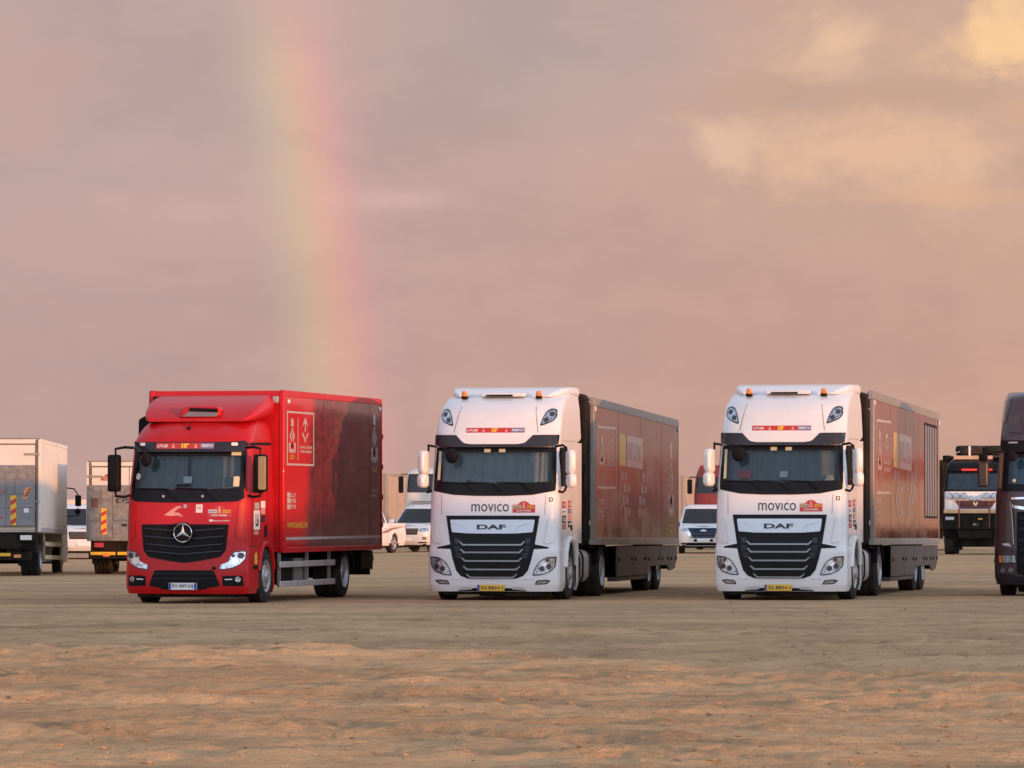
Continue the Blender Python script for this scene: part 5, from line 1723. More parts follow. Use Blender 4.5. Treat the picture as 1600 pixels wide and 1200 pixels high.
        g = box('side_guard_rail', M_STP, t, *(sorted((s * (hw - .10), s * (hw - .06)))), 2.0, L - .3, z0 - .34, z0 - .23, .006)
        g = box('side_guard_rail', M_STP, t, *(sorted((s * (hw - .10), s * (hw - .06)))), 2.0, L - .3, z0 - .68, z0 - .57, .006)
        box('side_guard_post', M_GREYL, t, *(sorted((s * (hw - .14), s * (hw - .10)))), 2.05, 2.13, z0 - .75, z0, .005)
        box('side_guard_post', M_GREYL, t, *(sorted((s * (hw - .14), s * (hw - .10)))), L - .5, L - .42, z0 - .75, z0, .005)
        # mirror stalk reaching out past the box
        ma = MB()
        zt_ = 2.25
        ma.tube([(s * (hw - .2), L + 1.3, zt_ + .15), (s * (hw + .05), L + 1.35, zt_ + .12), (s * (hw + .16), L + 1.35, zt_ - .05), (s * (hw + .16), L + 1.35, .1 + 1.55), (s * (hw - .2), L + 1.3, 1.62)], .018)
        A = ma.build('mirror_arm', M_BLACK, t, angle=60)
        MB().prism(rpoly(rect(s * (hw + .16) - .08, s * (hw + .16) + .08, 1.90, 2.20), .03), 'y', L + 1.31, L + 1.40).build('mirror_housing', M_BLACK, A, .015)
        MB().lathe('y', (s * (hw + .15), L + 1.35, 1.76), [(-.03, .06), (0, .085), (.05, .07), (.06, .001)], 12).build('round_mirror', M_BLACK, A)
    # cab beyond the box
    cb = Shape(f=[(.35, .0), (1.3, .02), (1.4, .06), (2.1, .35), (2.25, .6)], w=[(.35, hw - .12), (1.4, hw - .14), (2.25, hw - .28)], D=.25, p=3.0, yb=1.65, zs=(.4, 2.25))
    rings = []
    c = cb.shell('cab_body', M_BOXW, t, .08)
    me = c.data
    for v in me.vertices:
        v.co.y = L + 1.70 - v.co.y
    me.flip_normals()
    fp = fpatch(cb, rpoly([(-hw + .28, 1.42), (hw - .28, 1.42), (hw - .36, 2.08), (-hw + .36, 2.08)], .05), .01, .01, 'windscreen', M_GLASSD, t)
    for v in fp.data.vertices:
        v.co.y = L + 1.70 - v.co.y
    return t

rear_truck('white box truck at left edge, blue grey tail lift with chevron sticker', -13.08, 124.6, R(.6), 1.15, 1.13, 3.49, 6.8, 1.27, 2.82, True, -.014)
rear_truck('lower white box truck half hidden behind the red lorry, bare grey tail lift', -9.94, 128.0, R(0), 1.10, .92, 2.95, 5.2, .88, 2.33, False)

# ================================================================== GENERIC CAB-OVER TRUCKS
def simple_cab(t, paint, zb=.35, hw=1.25, zws=(2.1, 2.85), ztop=3.5, grille=None, yb=2.1, roofback=.6, glass=None, wheels=True, bump=None):
    sh = Shape(f=[(zb, .05), (zb + .1, 0), (1.0, 0), (zws[0], .08), (zws[1], .28), (ztop - .1, roofback), (ztop, roofback + .5)],
               w=[(zb, hw - .03), (zb + .1, hw), (zws[0], hw - .02), (zws[1], hw - .06), (ztop - .1, hw - .12), (ztop, hw - .35)],
               D=[(zb, .3), (zws[1], .34), (ztop, .6)], p=3.0, yb=yb, zs=(zb, ztop))
    body = sh.shell('cab_body', paint, t, .06)
    fpatch(sh, rpoly([(-hw + .14, zws[1]), (-hw + .10, zws[0]), (hw - .10, zws[0]), (hw - .14, zws[1])], .06), .008, .02, 'windscreen', glass or M_GLASSD, t)
    for s in (1, -1):
        spatch(sh, rpoly([(.55, zws[0] + .05), (1.3, zws[0] + .05), (1.3, zws[1] - .02), (.7, zws[1] - .02)], .05), s, .004, 0, 'side_window', M_GLASSD, t)
        xo = s * (hw + .16)
        m_ = MB().prism(rpoly(rect(xo - .10, xo + .10, zws[0] - .02, zws[1] - .10), .05), 'y', .18, .32).build('mirror_housing', M_BLACK, t, .02)
        MB().tube([(s * (hw - .1), .35, zws[1]), (xo, .25, zws[1] - .02), (xo, .25, zws[1] - .15)], .02).build('mirror_arm', M_BLACK, m_)
        H = fpatch(sh, rpoly([(s * (hw - .48), zb + .32), (s * (hw - .10), zb + .36), (s * (hw - .10), zb + .55), (s * (hw - .48), zb + .52)], .03), .01, .02, 'headlight', M_LENS, t)
        if wheels:
            wheel(t, s, hw - .01, 1.35, .5, .3, .3, 'steer')
    if grille:
        g = fpatch(sh, rpoly([(-grille[0], grille[2]), (-grille[0] + .06, grille[1]), (grille[0] - .06, grille[1]), (grille[0], grille[2])], .04), .01, .02, 'grille', M_BLACK, t)
        n = 4
        for i in range(n):
            z = grille[1] + (grille[2] - grille[1]) * (i + .5) / n
            fpatch(sh, rect(-grille[0] + .08, grille[0] - .08, z - .02, z + .02), .03, .02, 'grille_slat', M_VISOR, g, .2)
    if bump:
        fpatch(sh, rpoly([(-hw + .02, zb + .02), (hw - .02, zb + .02), (hw - .02, zb + .26), (-hw + .02, zb + .26)], .04), .03, .04, 'bumper', bump, t)
    ch = MB()
    ch.box(-.9, .9, 1.25, 1.45, .38, .55)
    ch.box(-.45, .45, .5, 6.0, .55, .9)
    ch.build('chassis', M_DARK, t)
    return sh

# ---- dark purple tractor at the right edge
def purple_truck():
    Y = 96.0
    X = px_x(1652, Y)
    t = thing('tractor_unit', 'dark purple high-roof cab cut off by the right edge of the picture', 'truck', (X, Y, 0), R(11))
    sh = Shape(
        f=[(.24, .06), (.34, .01), (.6, 0), (1.0, 0), (1.1, .03), (1.95, .10), (2.1, .13), (2.85, .32), (3.08, .36), (3.2, .40), (3.6, .56), (3.86, .72), (3.96, .85), (4.02, 1.1)],
        w=[(.24, 1.22), (.4, 1.26), (1.0, 1.26), (2.0, 1.24), (2.9, 1.18), (3.1, 1.175), (3.7, 1.14), (3.9, 1.12), (4.02, 1.04)],
        D=[(.24, .40), (1.0, .40), (2.9, .42), (3.3, .5), (3.9, .6), (4.02, .6)], p=[(.24, 2.8), (2.9, 2.8), (4.02, 2.8)], yb=2.3, zs=(.24, 4.02))
    hole = [(-1.0, 2.74), (-1.02, 2.16), (1.02, 2.16), (1.0, 2.74)]
    body = sh.shell('cab_body', M_PURP, t, .045, [hole], [[(.80, .1), (.82, .66), (1.1, 1.1), (1.4, 1.16), (1.7, 1.1), (1.98, .66), (1.98, .1)]])
    fpatch(sh, [(-1.07, 2.83), (-1.10, 2.08), (1.10, 2.08), (1.07, 2.83), (.97, 2.72), (.99, 2.19), (-.99, 2.19), (-.97, 2.72)][:0] or [(-1.07, 2.83), (-1.10, 2.06), (1.10, 2.06), (1.07, 2.83), (.965, 2.73), (.99, 2.20), (-.99, 2.20), (-.965, 2.73), (.96, 2.735), (1.06, 2.84)], .010, .03, 'windscreen_frame', M_BLACKG, t)
    fpatch(sh, rect(-1.0, 1.0, 2.17, 2.77), .006, 0, 'windscreen', M_GLASS, t)
    curtain(sh, 'curtain', mat('blue_curtain', (.15, .22, .30), .9, var=.15), t, -1.0, 1.0, 2.12, 2.80, .15, 8, .03, 3)
    fpatch(sh, [(-.86 + .035 * math.cos(k * .6), 2.27 + .035 * math.sin(k * .6)) for k in range(10)], .010, .003, 'round_sticker', M_STP, t)
    fpatch(sh, rpoly([(-1.15, 3.06), (-1.15, 2.88), (-1.0, 2.83), (1.0, 2.83), (1.15, 2.88), (1.15, 3.06)], .03), .12, .15, 'sun_visor', M_BLACK, t)
    fpatch(sh, rect(-.98, -.80, 3.0, 3.03), .128, .004, 'visor_print', M_GREYL, t)
    for s in (1, -1):
        p = rpoly([(.72, 3.20), (1.02, 3.22), (.98, 3.55), (.76, 3.58)], .05)
        fpatch(sh, p if s > 0 else mirror(p), .02, .03, 'roof_panel', M_PURP, t)
        MB().tube([(s * 1.12, .70, 3.45), (s * 1.08, .86, 3.85), (s * 1.02, 1.0, 3.99)], .02).build('roof_tube', M_GREY, t)
        p = [(.60, 1.74), (.66, 1.70), (.92, 1.74), (1.0, 1.86), (.94, 1.94), (.60, 1.95), (.60, 1.91), (.90, 1.90), (.94, 1.85), (.88, 1.79), (.66, 1.76)]
        fpatch(sh, p if s > 0 else mirror(p), .02, .02, 'scoop_trim', M_CHROME, t, .07)
        # corner panel with pale edge
        p = [(.92, 1.98), (1.10, 2.0), (1.15, 1.40), (1.14, 1.10), (.86, 1.02), (.84, 1.3)]
        fpatch(sh, p if s > 0 else mirror(p), .03, .04, 'corner_deflector', M_PURP, t, .07)
        p = [(.845, 1.02), (.865, 1.02), (.90, 1.5), (.935, 1.85), (.92, 1.85), (.88, 1.5)]
        fpatch(sh, p if s > 0 else mirror(p), .05, .03, 'panel_edge', M_GREYL, t, .1)
        p = [(.90, .98), (1.06, 1.0), (1.10, 1.04), (.96, 1.05)]
        fpatch(sh, p if s > 0 else mirror(p), .02, .02, 'trim_chip', M_ALU, t, .1)
        H = fpatch(sh, rpoly([(s * .80, .66), (s * 1.14, .655), (s * 1.17, .82), (s * .82, .82)], .02), .012, .03, 'headlight', M_LENSD, t, .07)
        fpatch(sh, rpoly([(s * .82, .675), (s * 1.07, .67), (s * 1.08, .805), (s * .84, .805)], .02), .018, .01, 'lamp_glass', M_LENS, H, .07)
        fpatch(sh, rpoly([(s * 1.085, .67), (s * 1.15, .67), (s * 1.16, .805), (s * 1.095, .805)], .02), .018, .01, 'amber_lens', M_AMBER, H, .07)
        for u in (.92, 1.08):
            fpatch(sh, [(s * u + .05 * math.cos(a * .524), .525 + .05 * math.sin(a * .524)) for a in range(12)], .016, .02, 'fog_light', M_LENS, t, .07)
        MB().box(*(sorted((s * 1.255, s * 1.29))), .55, .68, .66, .74).build('side_marker', M_BLACK, t, .01)
        xo = s * 1.46
        h = MB().prism(rpoly(rect(xo - .105, xo + .105, 2.14, 2.64), .05), 'y', .10, .27).build('mirror_housing', mat('brown_mirror', (.05, .028, .024), .4, var=.1), t, .04)
        MB().prism(rpoly(rect(xo - .085, xo + .085, 2.67, 2.80), .04), 'y', .10, .26).build('mirror_housing', M_BLACK, t, .03)
        MB().tube([(s * 1.12, .40, 2.84), (xo - s * .03, .22, 2.82), (xo - s * .02, .2, 2.62)], .025).build('mirror_arm', M_BLACK, h)
        wheel(t, s, 1.24, 1.40, .51, .315, .30, 'steer')
        wheel(t, s, 1.24, 5.0, .51, .60, .30, 'drive')
        box('wheel_housing', M_DARK, t, *(sorted((s * .72, s * .74))), .8, 2.0, .25, 1.15)
    MB().lathe('y', (-.70 - .18, .02, 2.74), [(-.05, .05), (-.02, .10), (.03, .10), (.05, .03)], 12).build('kerb_mirror', M_BLACK, t)
    # tan strip beside the windscreen, a sunlit mirror back put into its colour
    fpatch(sh, [(-1.15, 2.80), (-1.09, 2.80), (-1.12, 2.12), (-1.17, 2.12)], .02, .02, 'sunlit_strip', mat('sunlit_mirror_tan', (.34, .22, .12), .4, metal=.4, var=.1), t)
    g = fpatch(sh, rpoly([(-.80, 1.66), (-.80, .45), (-.6, .40), (.6, .40), (.80, .45), (.80, 1.66)], .04), .008, .03, 'grille', M_BLACK, t)
    for z in (1.50, 1.28, 1.07, .87, .66):
        fpatch(sh, rect(-.76, .76, z, z + .09), .04, .04, 'grille_slat', M_BLACKG, g, .3)
    for z in (1.42, 1.20, 1.0):
        for s in (1, -1):
            fpatch(sh, [(s * .64, z - .02), (s * .76, z - .02), (s * .77, z + .07), (s * .66, z + .07)], .03, .02, 'grille_cell', M_BLACK, g, .3)
    bm_ = fpatch(sh, rpoly([(-1.20, .26), (1.20, .26), (1.22, .44), (.84, .44), (.80, .40), (-.80, .40), (-.84, .44), (-1.22, .44)], .03), .02, .03, 'bumper_lip', M_VISOR, t)
    ch = MB()
    ch.box(-.45, .45, 1.2, 6.2, .6, .9)
    ch.box(-1.0, 1.0, 1.3, 1.5, .42, .58)
    ch.box(-.9, .9, 4.9, 5.1, .4, .62)
    ch.build('chassis', M_DARK, t)
    MB().prism([(2.3, 1.1), (2.9, 1.1), (2.9, 3.7), (2.3, 3.9)], 'x', -1.2, -1.16).build('side_fairing', M_PURP, t, .01)
    MB().prism([(2.3, 1.1), (2.9, 1.1), (2.9, 3.7), (2.3, 3.9)], 'x', 1.16, 1.2).build('side_fairing', M_PURP, t, .01)
purple_truck()

# ---- dark off-road race truck with spare wheels on its roof
def race_truck():
    Y = 183.0
    X = px_x(1524, Y)
    t = thing('race_truck', 'black off-road truck with roof spare tyres and a row of front lamps', 'truck', (X, Y, 0), R(8))
    hw = 1.2
    sh = Shape(f=[(1.0, .02), (1.7, 0), (2.4, .04), (3.05, .22), (3.25, .28), (3.45, .5), (3.6, 1.0)], w=[(1.0, hw), (2.4, hw - .01), (3.1, hw - .08), (3.45, hw - .16), (3.6, hw - .35)],
               D=.3, p=3.2, yb=2.2, zs=(1.0, 3.6))
    sh.shell('cab_body', M_BLACKG, t, .07)
    fpatch(sh, rpoly([(-1.02, 3.04), (-1.07, 2.42), (1.07, 2.42), (1.02, 3.04)], .06), .01, .02, 'windscreen', M_GLASS, t)
    curtain(sh, 'cab_seats', mat('cab_lining', (.10, .13, .17), .8, var=.4, scale=5), t, -1.0, 1.0, 2.45, 3.0, -.004, 4, .002, 2)
    fpatch(sh, rpoly([(-1.08, 3.28), (-1.08, 3.12), (1.08, 3.12), (1.08, 3.28)], .03), .10, .12, 'sun_visor', M_BLACK, t)
    fpatch(sh, rect(-.52, .05, 3.13, 3.21), .11, .01, 'red_name_strip', mat('red_strip', (.75, .04, .02), .4, var=.15, scale=12), t)
    fpatch(sh, rect(.42, .62, 3.13, 3.21), .11, .01, 'red_name_strip', mat('red_strip', (.75, .04, .02)), t)
    pn = fpatch(sh, rpoly([(-1.15, 2.36), (-1.15, 1.62), (1.15, 1.62), (1.15, 2.36)], .05), .012, .03, 'front_panel', M_WHITE, t)
    for x in (-.98, -.70, -.42, .42, .70, .98):
        L_ = MB().lathe('y', (x, -.06, 2.19), [(-.06, .115), (-.03, .13), (.06, .12), (.10, .06)], 16).build('spot_lamp', M_CHROME, t)
        MB().lathe('y', (x, -.13, 2.19), [(-.005, .001), (-.004, .10), (.012, .11)], 14).build('lamp_glass', M_LENS, L_)
    for x in (-.14, .14):
        MB().lathe('y', (x, -.05, 2.12), [(-.05, .08), (-.03, .10), (.05, .09)], 14).build('spot_lamp', M_CHROME, t)
    g = fpatch(sh, rpoly([(-.78, 2.03), (-.55, 1.72), (.55, 1.72), (.78, 2.03)], .04), .03, .02, 'grille', mat('brown_grille', (.09, .03, .022), .5, var=.3), t)
    fpatch(sh, [(-.10, 1.97), (-.04, 1.97), (0, 1.90), (.04, 1.97), (.10, 1.97), (.04, 1.83), (-.04, 1.83)], .04, .01, 'maker_mark', M_STP, g)
    for z in (1.93, 1.84):
        fpatch(sh, rect(-.6, .6, z, z + .02), .038, .015, 'grille_slat', M_BLACK, g, .3)
    MB().prism(rpoly(rect(-1.18, 1.18, 1.55, 1.69), .05), 'y', -.10, .0).build('bumper_bar', mat('orange_bar', (.70, .42, .22), .5, var=.1), t, .02)
    bp = MB().prism(rpoly([(-1.22, 1.5), (-1.22, 1.02), (-1.0, .96), (1.0, .96), (1.22, 1.02), (1.22, 1.5)], .05), 'y', -.12, .3).build('front_bumper', M_DARK, t, .02)
    for x in (-.95, .95):
        box('bumper_lamp', M_ALU, bp, x - .16, x + .16, -.14, -.11, 1.30, 1.42, .02)
    box('number_plate', M_BLACK, bp, -.22, .22, -.135, -.115, 1.08, 1.20)
    text('RL1', (-.08, .10, 1.10, 1.18), lambda a, z: (a, -.14, z), 'plate_lettering', M_STP, bp)
    box('yellow_tag', M_STY, bp, .10, .26, -.135, -.115, 1.32, 1.37)
    MB().prism([(-.72, .95), (.72, .95), (.60, .62), (-.60, .62)], 'y', .0, .04).build('skid_plate', M_DARK, t, .01)  # dark tone carries the shade over the lower front
    box('axle_dark_fill', M_DARK, t, -.85, .85, .5, 2.2, .30, 1.0, .05)  # dark block filling the shaded gap round axle and engine
    for x in (-.60, .52):
        MB().tube([(x, -.13, 1.0), (x, -.13, 2.05)], .022).build('guard_tube', mat('rust_tube', (.20, .08, .05), .6, var=.1), t)
    for s in (1, -1):
        wheel(t, s, 1.22, 1.3, .60, .46, .26, 'steer')
        wheel(t, s, 1.22, 4.6, .58, .40, .26, 'drive')
        box('mud_flap', M_BLACK, t, *(sorted((s * .85, s * 1.2))), .55, .60, .65, 1.05)
        # side cage tubes and mirrors
        cg = MB()
        cg.tube([(s * 1.22, .2, 3.3), (s * 1.42, .4, 3.2), (s * 1.42, .5, 1.5)], .02)
        cg.tube([(s * 1.30, .7, 3.25), (s * 1.30, .7, 1.5)], .02)
        cg.tube([(s * 1.22, .2, 2.35), (s * 1.42, .5, 2.35)], .02)
        cg.build('cage_tube', M_BLACK, t)
        MB().prism(rpoly(rect(s * 1.38 - .1, s * 1.38 + .1, 2.65, 3.1), .04), 'y', .3, .42).build('mirror_housing', M_BLACK, t, .02)
        box('rear_body_side', M_BLACK, t, *(sorted((s * 1.2, s * 1.24))), 2.3, 6.0, 1.2, 3.2, .02)
    box('rear_body', M_BLACK, t, -1.2, 1.2, 2.35, 6.2, 1.1, 3.2, .03)
    box('tail_marker', M_TAIL, t, -1.45, -1.38, .55, .62, 1.55, 1.66, .01)
    rk = MB()
    for y in (.9, 1.6, 2.3, 3.0):
        rk.box(-1.15, 1.15, y, y + .06, 3.60, 3.68)
    for s in (1, -1):
        rk.box(*(sorted((s * 1.08, s * 1.14))), .9, 3.06, 3.52, 3.60)
    rk.build('roof_rack', M_DARK, t)
    box('rack_board', mat('tan_board', (.55, .38, .25), .6, var=.15), t, -.85, .10, .80, .88, 3.56, 3.70, .01)
    box('rack_board', mat('pink_board', (.60, .36, .30), .6, var=.15), t, .35, .60, .80, .88, 3.56, 3.70, .01)
    for x in (-.25, .75):
        tw = MB().lathe('z', (x, 1.55, 3.70), [(0, .24), (.0, .48), (.06, .56), (.32, .56), (.38, .48), (.38, .24), (0, .24)], 26, caps=False).build('spare_tyre', M_RUBBER, t)
        MB().lathe('z', (x, 1.55, 3.74), [(0, .001), (0, .26), (.28, .26), (.28, .001)], 18).build('spare_rim', M_RIM, tw)
    box('tyre_strap', M_STW, t, -.30, -.22, .97, 1.0, 3.66, 4.06, .005)
    for x, w_, h_ in ((-1.35, .30, .25), (-1.02, .26, .18)):
        MB().prism(rpoly(rect(x, x + w_, 3.48, 3.48 + h_), .05), 'y', 2.6, 3.4).build('cargo_roll', M_DARK, t, .04)
    MB().tube([(-.82, 1.0, 3.5), (-.78, 1.0, 3.8), (-.62, 1.0, 3.86)], .02).build('snorkel_hose', M_GREYL, t)
race_truck()

# ================================================================== CARS
def car(name, label, cat, X, Y, th, paint, kind):
    t = thing(name, label, cat, (X, Y, 0), th)
    L = 5.05
    hw = .97
    zb = 1.08
    lo = Shape(f=[(.30, .14), (.42, .03), (.6, 0), (.8, .0), (.95, .05), (1.02, .16), (1.08, .40)],
               w=[(.30, hw - .06), (.45, hw - .01), (.75, hw), (.95, hw - .02), (1.08, hw - .07)],
               D=[(.30, .42), (1.08, .5)], p=2.8, yb=[(.30, L - .08), (.6, L), (1.08, L - .03)], zs=(.30, zb))
    arches = []
    for yc in (.95, 3.85):
        arches.append([(yc - .44, .2), (yc - .42, .46), (yc - .30, .72), (yc, .82), (yc + .30, .72), (yc + .42, .46), (yc + .44, .2)])
    body = lo.shell('body', paint, t, .045, (), arches)
    # bonnet: a crowned sheet from the grille to the windscreen
    bz = MB()
    ys = [.20, .32, .5, .8, 1.1, 1.42]
    rings = []
    for y in ys:
        w_ = min(hw - .08, lo.xs(y, 1.06) - .01)
        row = [(x * w_, y, 1.06 + .10 * min(1, (y - .16) / .5) * (1 - abs(x) ** 3 * .75)) for x in [-1, -.9, -.7, -.4, 0, .4, .7, .9, 1]]
        rings.append(row)
    bz.loft(rings, closed=False)
    bz.build('bonnet', paint, t, angle=60)
    if kind in ('suv', 'nissan'):
        yb = [(1.05, L - .05), (1.6, L - .30), (1.86, L - .55)]
        ht = 1.88
    elif kind == 'pickup':
        yb = [(1.05, 3.20), (1.5, 3.10), (1.80, 2.85)]
        ht = 1.80
    else:
        yb = [(1.05, L - .03), (2.2, L - .1)]
        ht = 2.25
    f0 = 1.30 if kind != 'van' else .55
    gh = Shape(f=[(1.05, f0), (1.15, f0 + .10), (ht - .14, f0 + .78), (ht - .05, f0 + 1.0), (ht, f0 + 1.4)],
               w=[(1.05, hw - .06), (1.2, hw - .07), (ht - .15, hw - .22), (ht - .05, hw - .28), (ht, hw - .45)],
               D=[(1.05, .24), (ht, .35)], p=3.0, yb=yb, zs=(1.05, ht))
    gh.shell('cabin', paint, t, .05)
    zt = ht - .16
    fpatch(gh, rpoly([(-hw + .15, 1.16), (hw - .15, 1.16), (hw - .29, zt), (-hw + .29, zt)], .05), .008, .01, 'windscreen', M_GLASSD, t)
    for s in (1, -1):
        ws = [(f0 + .62, f0 + 1.45), (f0 + 1.55, f0 + 2.35)] if kind != 'pickup' else [(f0 + .60, f0 + 1.15), (f0 + 1.22, f0 + 1.72)]
        if kind in ('suv', 'nissan'):
            ws.append((f0 + 2.45, f0 + 3.05))
        for i, (a, b) in enumerate(ws):
            spatch(gh, rpoly([(a - (.18 if i == 0 else 0), 1.18), (b, 1.18), (b - .03, zt - .04), (a + (.12 if i == 0 else .02), zt - .04)], .04), s, .006, .008, 'side_window', M_GLASSD, t)
        for a in [w_[1] + .05 for w_ in ws[:2]]:
            spatch(lo, [(a, .5), (a + .015, .5), (a + .015, 1.05), (a, 1.05)], s, .003, 0, 'door_seam', M_SEAM, body, .3)
            box('door_handle', M_GREYL, t, *(sorted((s * (hw - .01), s * (hw + .02)))), a - .28, a - .10, .93, .97, .008)
        mr = MB()
        mr.prism(rpoly(rect(s * (hw + .12) - .11, s * (hw + .12) + .11, 1.12, 1.30), .05), 'y', f0 + .30, f0 + .46)
        mr.build('mirror_housing', paint, t, .03)
        box('mirror_foot', M_BLACK, t, *(sorted((s * (hw - .08), s * (hw + .06)))), f0 + .36, f0 + .42, 1.12, 1.18, .01)
        for yc in (.95, 3.85):
            wheel(t, s, hw - .02, yc, .39, .25, .25, 'car')
            box('wheel_housing', M_DARK, t, *(sorted((s * (hw - .34), s * (hw - .33)))), yc - .45, yc + .45, .25, .85)
            lp = MB()
            lp.tube([(s * (hw - .02), yc + .43 * math.cos(a), .39 + .43 * math.sin(a)) for a in [math.pi * k / 10 for k in range(11)]], .035, 6)
            lp.build('wheel_arch', paint if kind != 'suv' else M_BLACK, t)
        if kind == 'nissan':
            hl = [(.40, .60), (.52, .60), (.74, .99), (.60, .99)]
            hl2 = [(.62, .86), (.90, .88), (.93, 1.0), (.70, 1.0)]
        elif kind == 'van':
            hl = [(.62, .78), (.92, .80), (.93, 1.0), (.66, .98)]
            hl2 = None
        else:
            hl = [(.56, .80), (.90, .82), (.93, .98), (.60, .95)]
            hl2 = [(.70, .50), (.86, .50), (.88, .62), (.72, .62)]
        fpatch(lo, rpoly(hl if s > 0 else mirror(hl), .02), .010, .015, 'headlight', M_LENS if kind != 'nissan' else M_CHROME, t, .07)
        if hl2:
            fpatch(lo, rpoly(hl2 if s > 0 else mirror(hl2), .02), .010, .015, 'fog_light' if kind != 'nissan' else 'headlight', M_LENS, t, .07)
        fpatch(lo, [(s * .55, .36), (s * .85, .37), (s * .85, .42), (s * .55, .41)], .006, .01, 'bumper_slot', M_BLACK, t, .1)
    if kind == 'nissan':
        g = fpatch(lo, rpoly([(-.42, .60), (.42, .60), (.62, .99), (-.62, .99)], .04), .008, .02, 'grille', mat('blue_grille', (.015, .03, .06), .35, var=.1), t, .07)
        for z in (.70, .80, .90):
            fpatch(lo, rect(-.42, .42, z, z + .025), .02, .02, 'grille_bar', M_BLACK, g, .2)
        fpatch(lo, rpoly([(-.12, .86), (.12, .86), (.10, .91), (.03, .91), (0, .95), (-.03, .91), (-.10, .91)], .01), .03, .01, 'maker_badge', M_CHROME, g)
        for x in (-.30, .30):
            box('bumper_stop', M_BLACK, t, x - .06, x + .06, -.03, .05, .47, .56, .01)
        fpatch(lo, rpoly([(-.70, .32), (.70, .32), (.62, .42), (-.62, .42)], .02), .008, .01, 'lower_intake', M_BLACK, t)
    elif kind == 'van':
        g = fpatch(lo, rpoly([(-.58, .72), (.58, .72), (.60, .88), (-.60, .88)], .03), .008, .02, 'grille', mat('blue_grille', (.015, .03, .06)), t, .07)
        blobs(g, lambda a, z: (a, lo.yf(a, z) - .013, z), strokes(-.22, .22, .77, .83, 4, 4), 'maker_print', M_GREYL)
        fpatch(lo, rpoly([(-.80, .42), (.80, .42), (.80, .50), (-.80, .50)], .02), .008, .01, 'lower_intake', M_BLACK, t)
        box('roof_rack', M_GREY, t, -.7, .7, 1.5, 4.0, ht + .02, ht + .06, .01)
    else:
        g = fpatch(lo, rpoly([(-.52, .70), (.52, .70), (.55, .95), (-.55, .95)], .04), .008, .02, 'grille', M_BLACK, t, .07)
        for z in (.76, .83, .90):
            fpatch(lo, rect(-.50, .50, z, z + .02), .02, .02, 'grille_bar', M_GREY, g, .2)
    box('number_plate', M_STW, t, -.26, .26, -.02, .03, .46, .57, .004)
    MB().box(-hw + .15, hw - .15, .2, L - .2, .22, .34).build('underbody', M_DARK, t)
    if kind in ('suv', 'nissan'):
        for s in (1, -1):
            MB().tube([(s * .62, f0 + 1.1, ht - .02), (s * .64, f0 + 1.3, ht + .05), (s * .64, L - .9, ht + .04), (s * .62, L - .7, ht - .02)], .018).build('roof_rail', M_GREY, t)
    if kind == 'pickup':
        bed = MB()
        bed.prism([(3.15, 1.02), (3.18, 1.14), (L - .04, 1.16), (L - .02, 1.02)], 'x', hw - .10, hw - .01)
        bed.prism([(3.15, 1.02), (3.18, 1.14), (L - .04, 1.16), (L - .02, 1.02)], 'x', -hw + .01, -hw + .10)
        bed.box(-hw + .1, hw - .1, L - .10, L - .03, 1.0, 1.16)
        bed.build('load_bed', paint, t, .015)
        for s in (1, -1):
            sw = [(2.4, .80), (2.9, .88), (3.4, .97), (4.0, 1.0), (4.9, 1.01), (4.2, .95), (3.6, .90), (3.1, .80), (2.7, .77)]
            spatch(lo, sw, s, .004, .002, 'side_stripe', mat('bronze_stripe', (.28, .16, .10), .5, var=.1), t)
            box('tail_lamp', M_TAIL, t, *(sorted((s * (hw - .14), s * (hw - .01)))), L - .03, L + .01, .80, 1.05, .01)
    return t

car('pickup', 'sunlit cream white pickup with swoosh stripe, half hidden behind the red lorry', 'pickup', px_x(522, 187.0), 187.0, R(20), M_WHITE, 'pickup')
car('suv', 'silver white car nosing out beside the sunlit pickup', 'car', px_x(632, 194.0), 194.0, R(17), mat('silver_white_paint', (.66, .68, .70), .3, coat=.4, var=.03, dust=.05), 'suv')
car('suv', 'white car with bold blue grille parked between the two white cabs', 'car', px_x(1099, 188.0), 188.0, R(2), M_WHITE, 'nissan')
car('suv', 'white car glimpsed between the two box trucks at left', 'car', px_x(133, 166.0), 166.0, R(-6), M_WHITE, 'suv')

# ================================================================== FAR TRUCKS
def far_box(label, X, Y, th, hw, z0, z1, L, m):
    t = thing('cargo_body', label, 'trailer', (X, Y, 0), th)
    box('box_body', m, t, -hw, hw, 0, L, z0, z1, .02)
    for s in (1, -1):
        box('side_rail', M_RAIL, t, *(sorted((s * hw, s * (hw + .02)))), .02, L - .02, z1 - .14, z1 - .02, .01)
        box('side_rail', M_RAIL, t, *(sorted((s * hw, s * (hw + .02)))), .02, L - .02, z0, z0 + .12, .01)
        n = int(L / 1.2)
        for i in range(1, n):
            box('side_post', m, t, *(sorted((s * hw, s * (hw + .015)))), i * L / n, i * L / n + .06, z0 + .12, z1 - .14, .005)
        for y in (L * .7, L * .85):
            wheel(t, s, hw - .05, y, .5, .4, .29, 'drive')
        box('landing_leg', M_DARK, t, *(sorted((s * .7, s * .85))), 1.8, 1.95, .0, z0, .005)
    for x in (-hw + .15, hw - .23):
        box('front_post', M_RAIL, t, x, x + .08, -.02, 0, z0 + .05, z1 - .05, .01)
    box('running_gear', M_DARK, t, -.5, .5, .3, L - .2, .5, z0, .01)
    return t

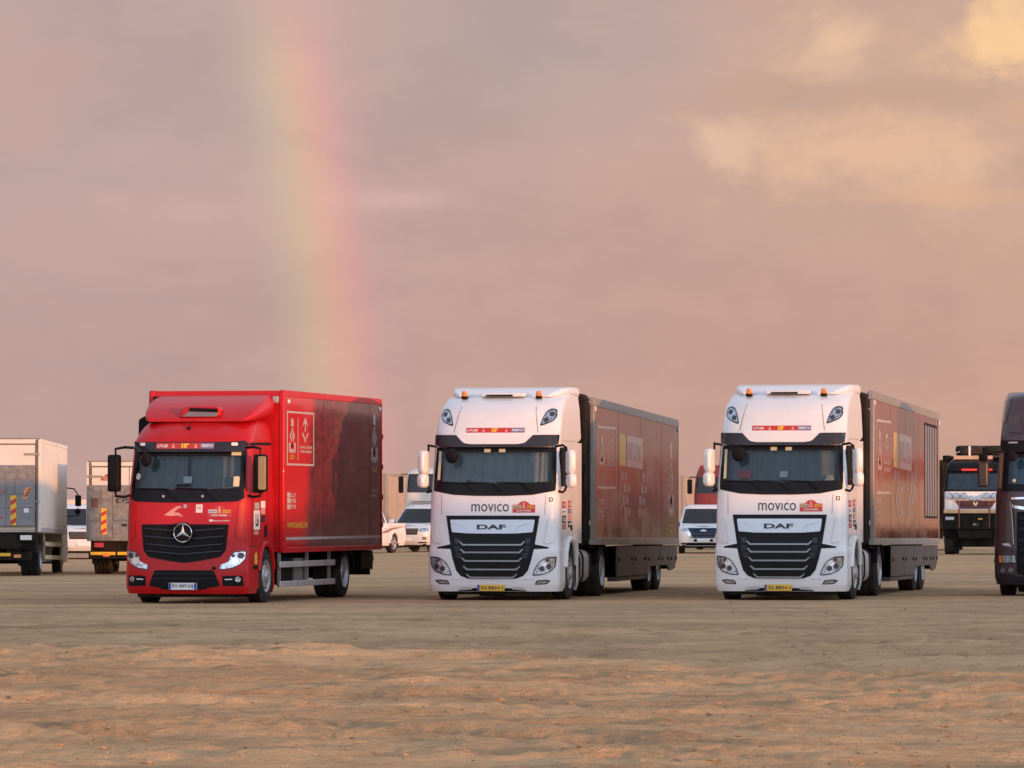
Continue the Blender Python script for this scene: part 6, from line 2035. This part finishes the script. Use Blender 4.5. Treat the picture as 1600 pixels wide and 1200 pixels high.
# white cab behind the silver car
t = thing('cab_truck', 'pale grey cab with black windscreen behind the silver car', 'truck', (px_x(676, 206.0), 206.0, 0), R(8))
simple_cab(t, M_BOXW, .4, 1.22, (2.40, 3.18), 3.42, (.85, .9, 1.7), 2.2, .5, bump=M_GREY)
for z in (1.95, 2.02):
    box('hood_line', M_GREY, t, -.9, .9, .02, .075, z, z + .02)
far_box('tan cargo body in the distance just right of the red lorry', px_x(565, 215.0), 215.0, R(14), 1.25, 1.1, 3.28, 9.0, M_TAN)
t = thing('cab_truck', 'red cab far behind, between the two white cabs', 'truck', (px_x(1128, 206.0), 206.0, 0), R(8))
simple_cab(t, M_DULLRED, .4, 1.22, (2.36, 3.05), 3.5, (.85, .9, 1.7), 2.2, .6, bump=M_DULLRED)
MB().prism(rpoly([(-1.1, 3.35), (1.1, 3.35), (1.0, 3.55), (-1.0, 3.55)], .05), 'y', .9, 2.0).build('roof_deflector', M_DULLRED, t, .03)
far_box('tan cargo body in the distance beside the red cab', px_x(1030, 222.0), 222.0, R(9), 1.25, 1.1, 3.25, 9.0, M_TAN)
MB_t = thing('cargo_body', 'low cream cargo body far behind the white car at left', 'trailer', (px_x(120, 205.0), 205.0, 0), R(0))
box('box_body', mat('cream_panel', (.72, .62, .50), .5, var=.05), MB_t, -2.2, 2.2, 0, 3, .7, 2.1, .03)
box('side_rail', M_RAIL, MB_t, -2.2, 2.2, -.02, 0, 1.3, 1.36, .01)
for s in (1, -1):
    wheel(MB_t, s, 1.1, 1.5, .5, .3, .29, 'drive')
box('running_gear', M_DARK, MB_t, -1.8, 1.8, .2, 2.8, .45, .7, .01)

# more of the lorry park beyond the right edge of the picture (its sunlit sides show in the glossy wraps)
for i, (x_, y_, th_, l_, m_, lab) in enumerate([
        (22, 151, 86, 9, M_TAN, 'tan cargo body side-on beyond the right edge, nearest of the far row'),
        (34, 160, 82, 10, M_BOXW, 'white cargo body side-on beyond the right edge, second of the far row'),
        (28, 178, 84, 8, M_DULLRED, 'dull red cargo body side-on beyond the right edge, behind the tan one'),
        (48, 172, 14, 8, M_GREY, 'grey cargo body beyond the right edge, end of the far row')]):
    far_box(lab, x_, y_, R(th_), 1.25, 1.1, (2.6, 3.4, 3.7, 3.3)[i], l_, m_)

far_box('dark cargo body just left of the race truck, behind the burgundy trailer', px_x(1455, 200.0), 200.0, R(6), 1.25, .9, 3.7, 7.0, M_DARK)
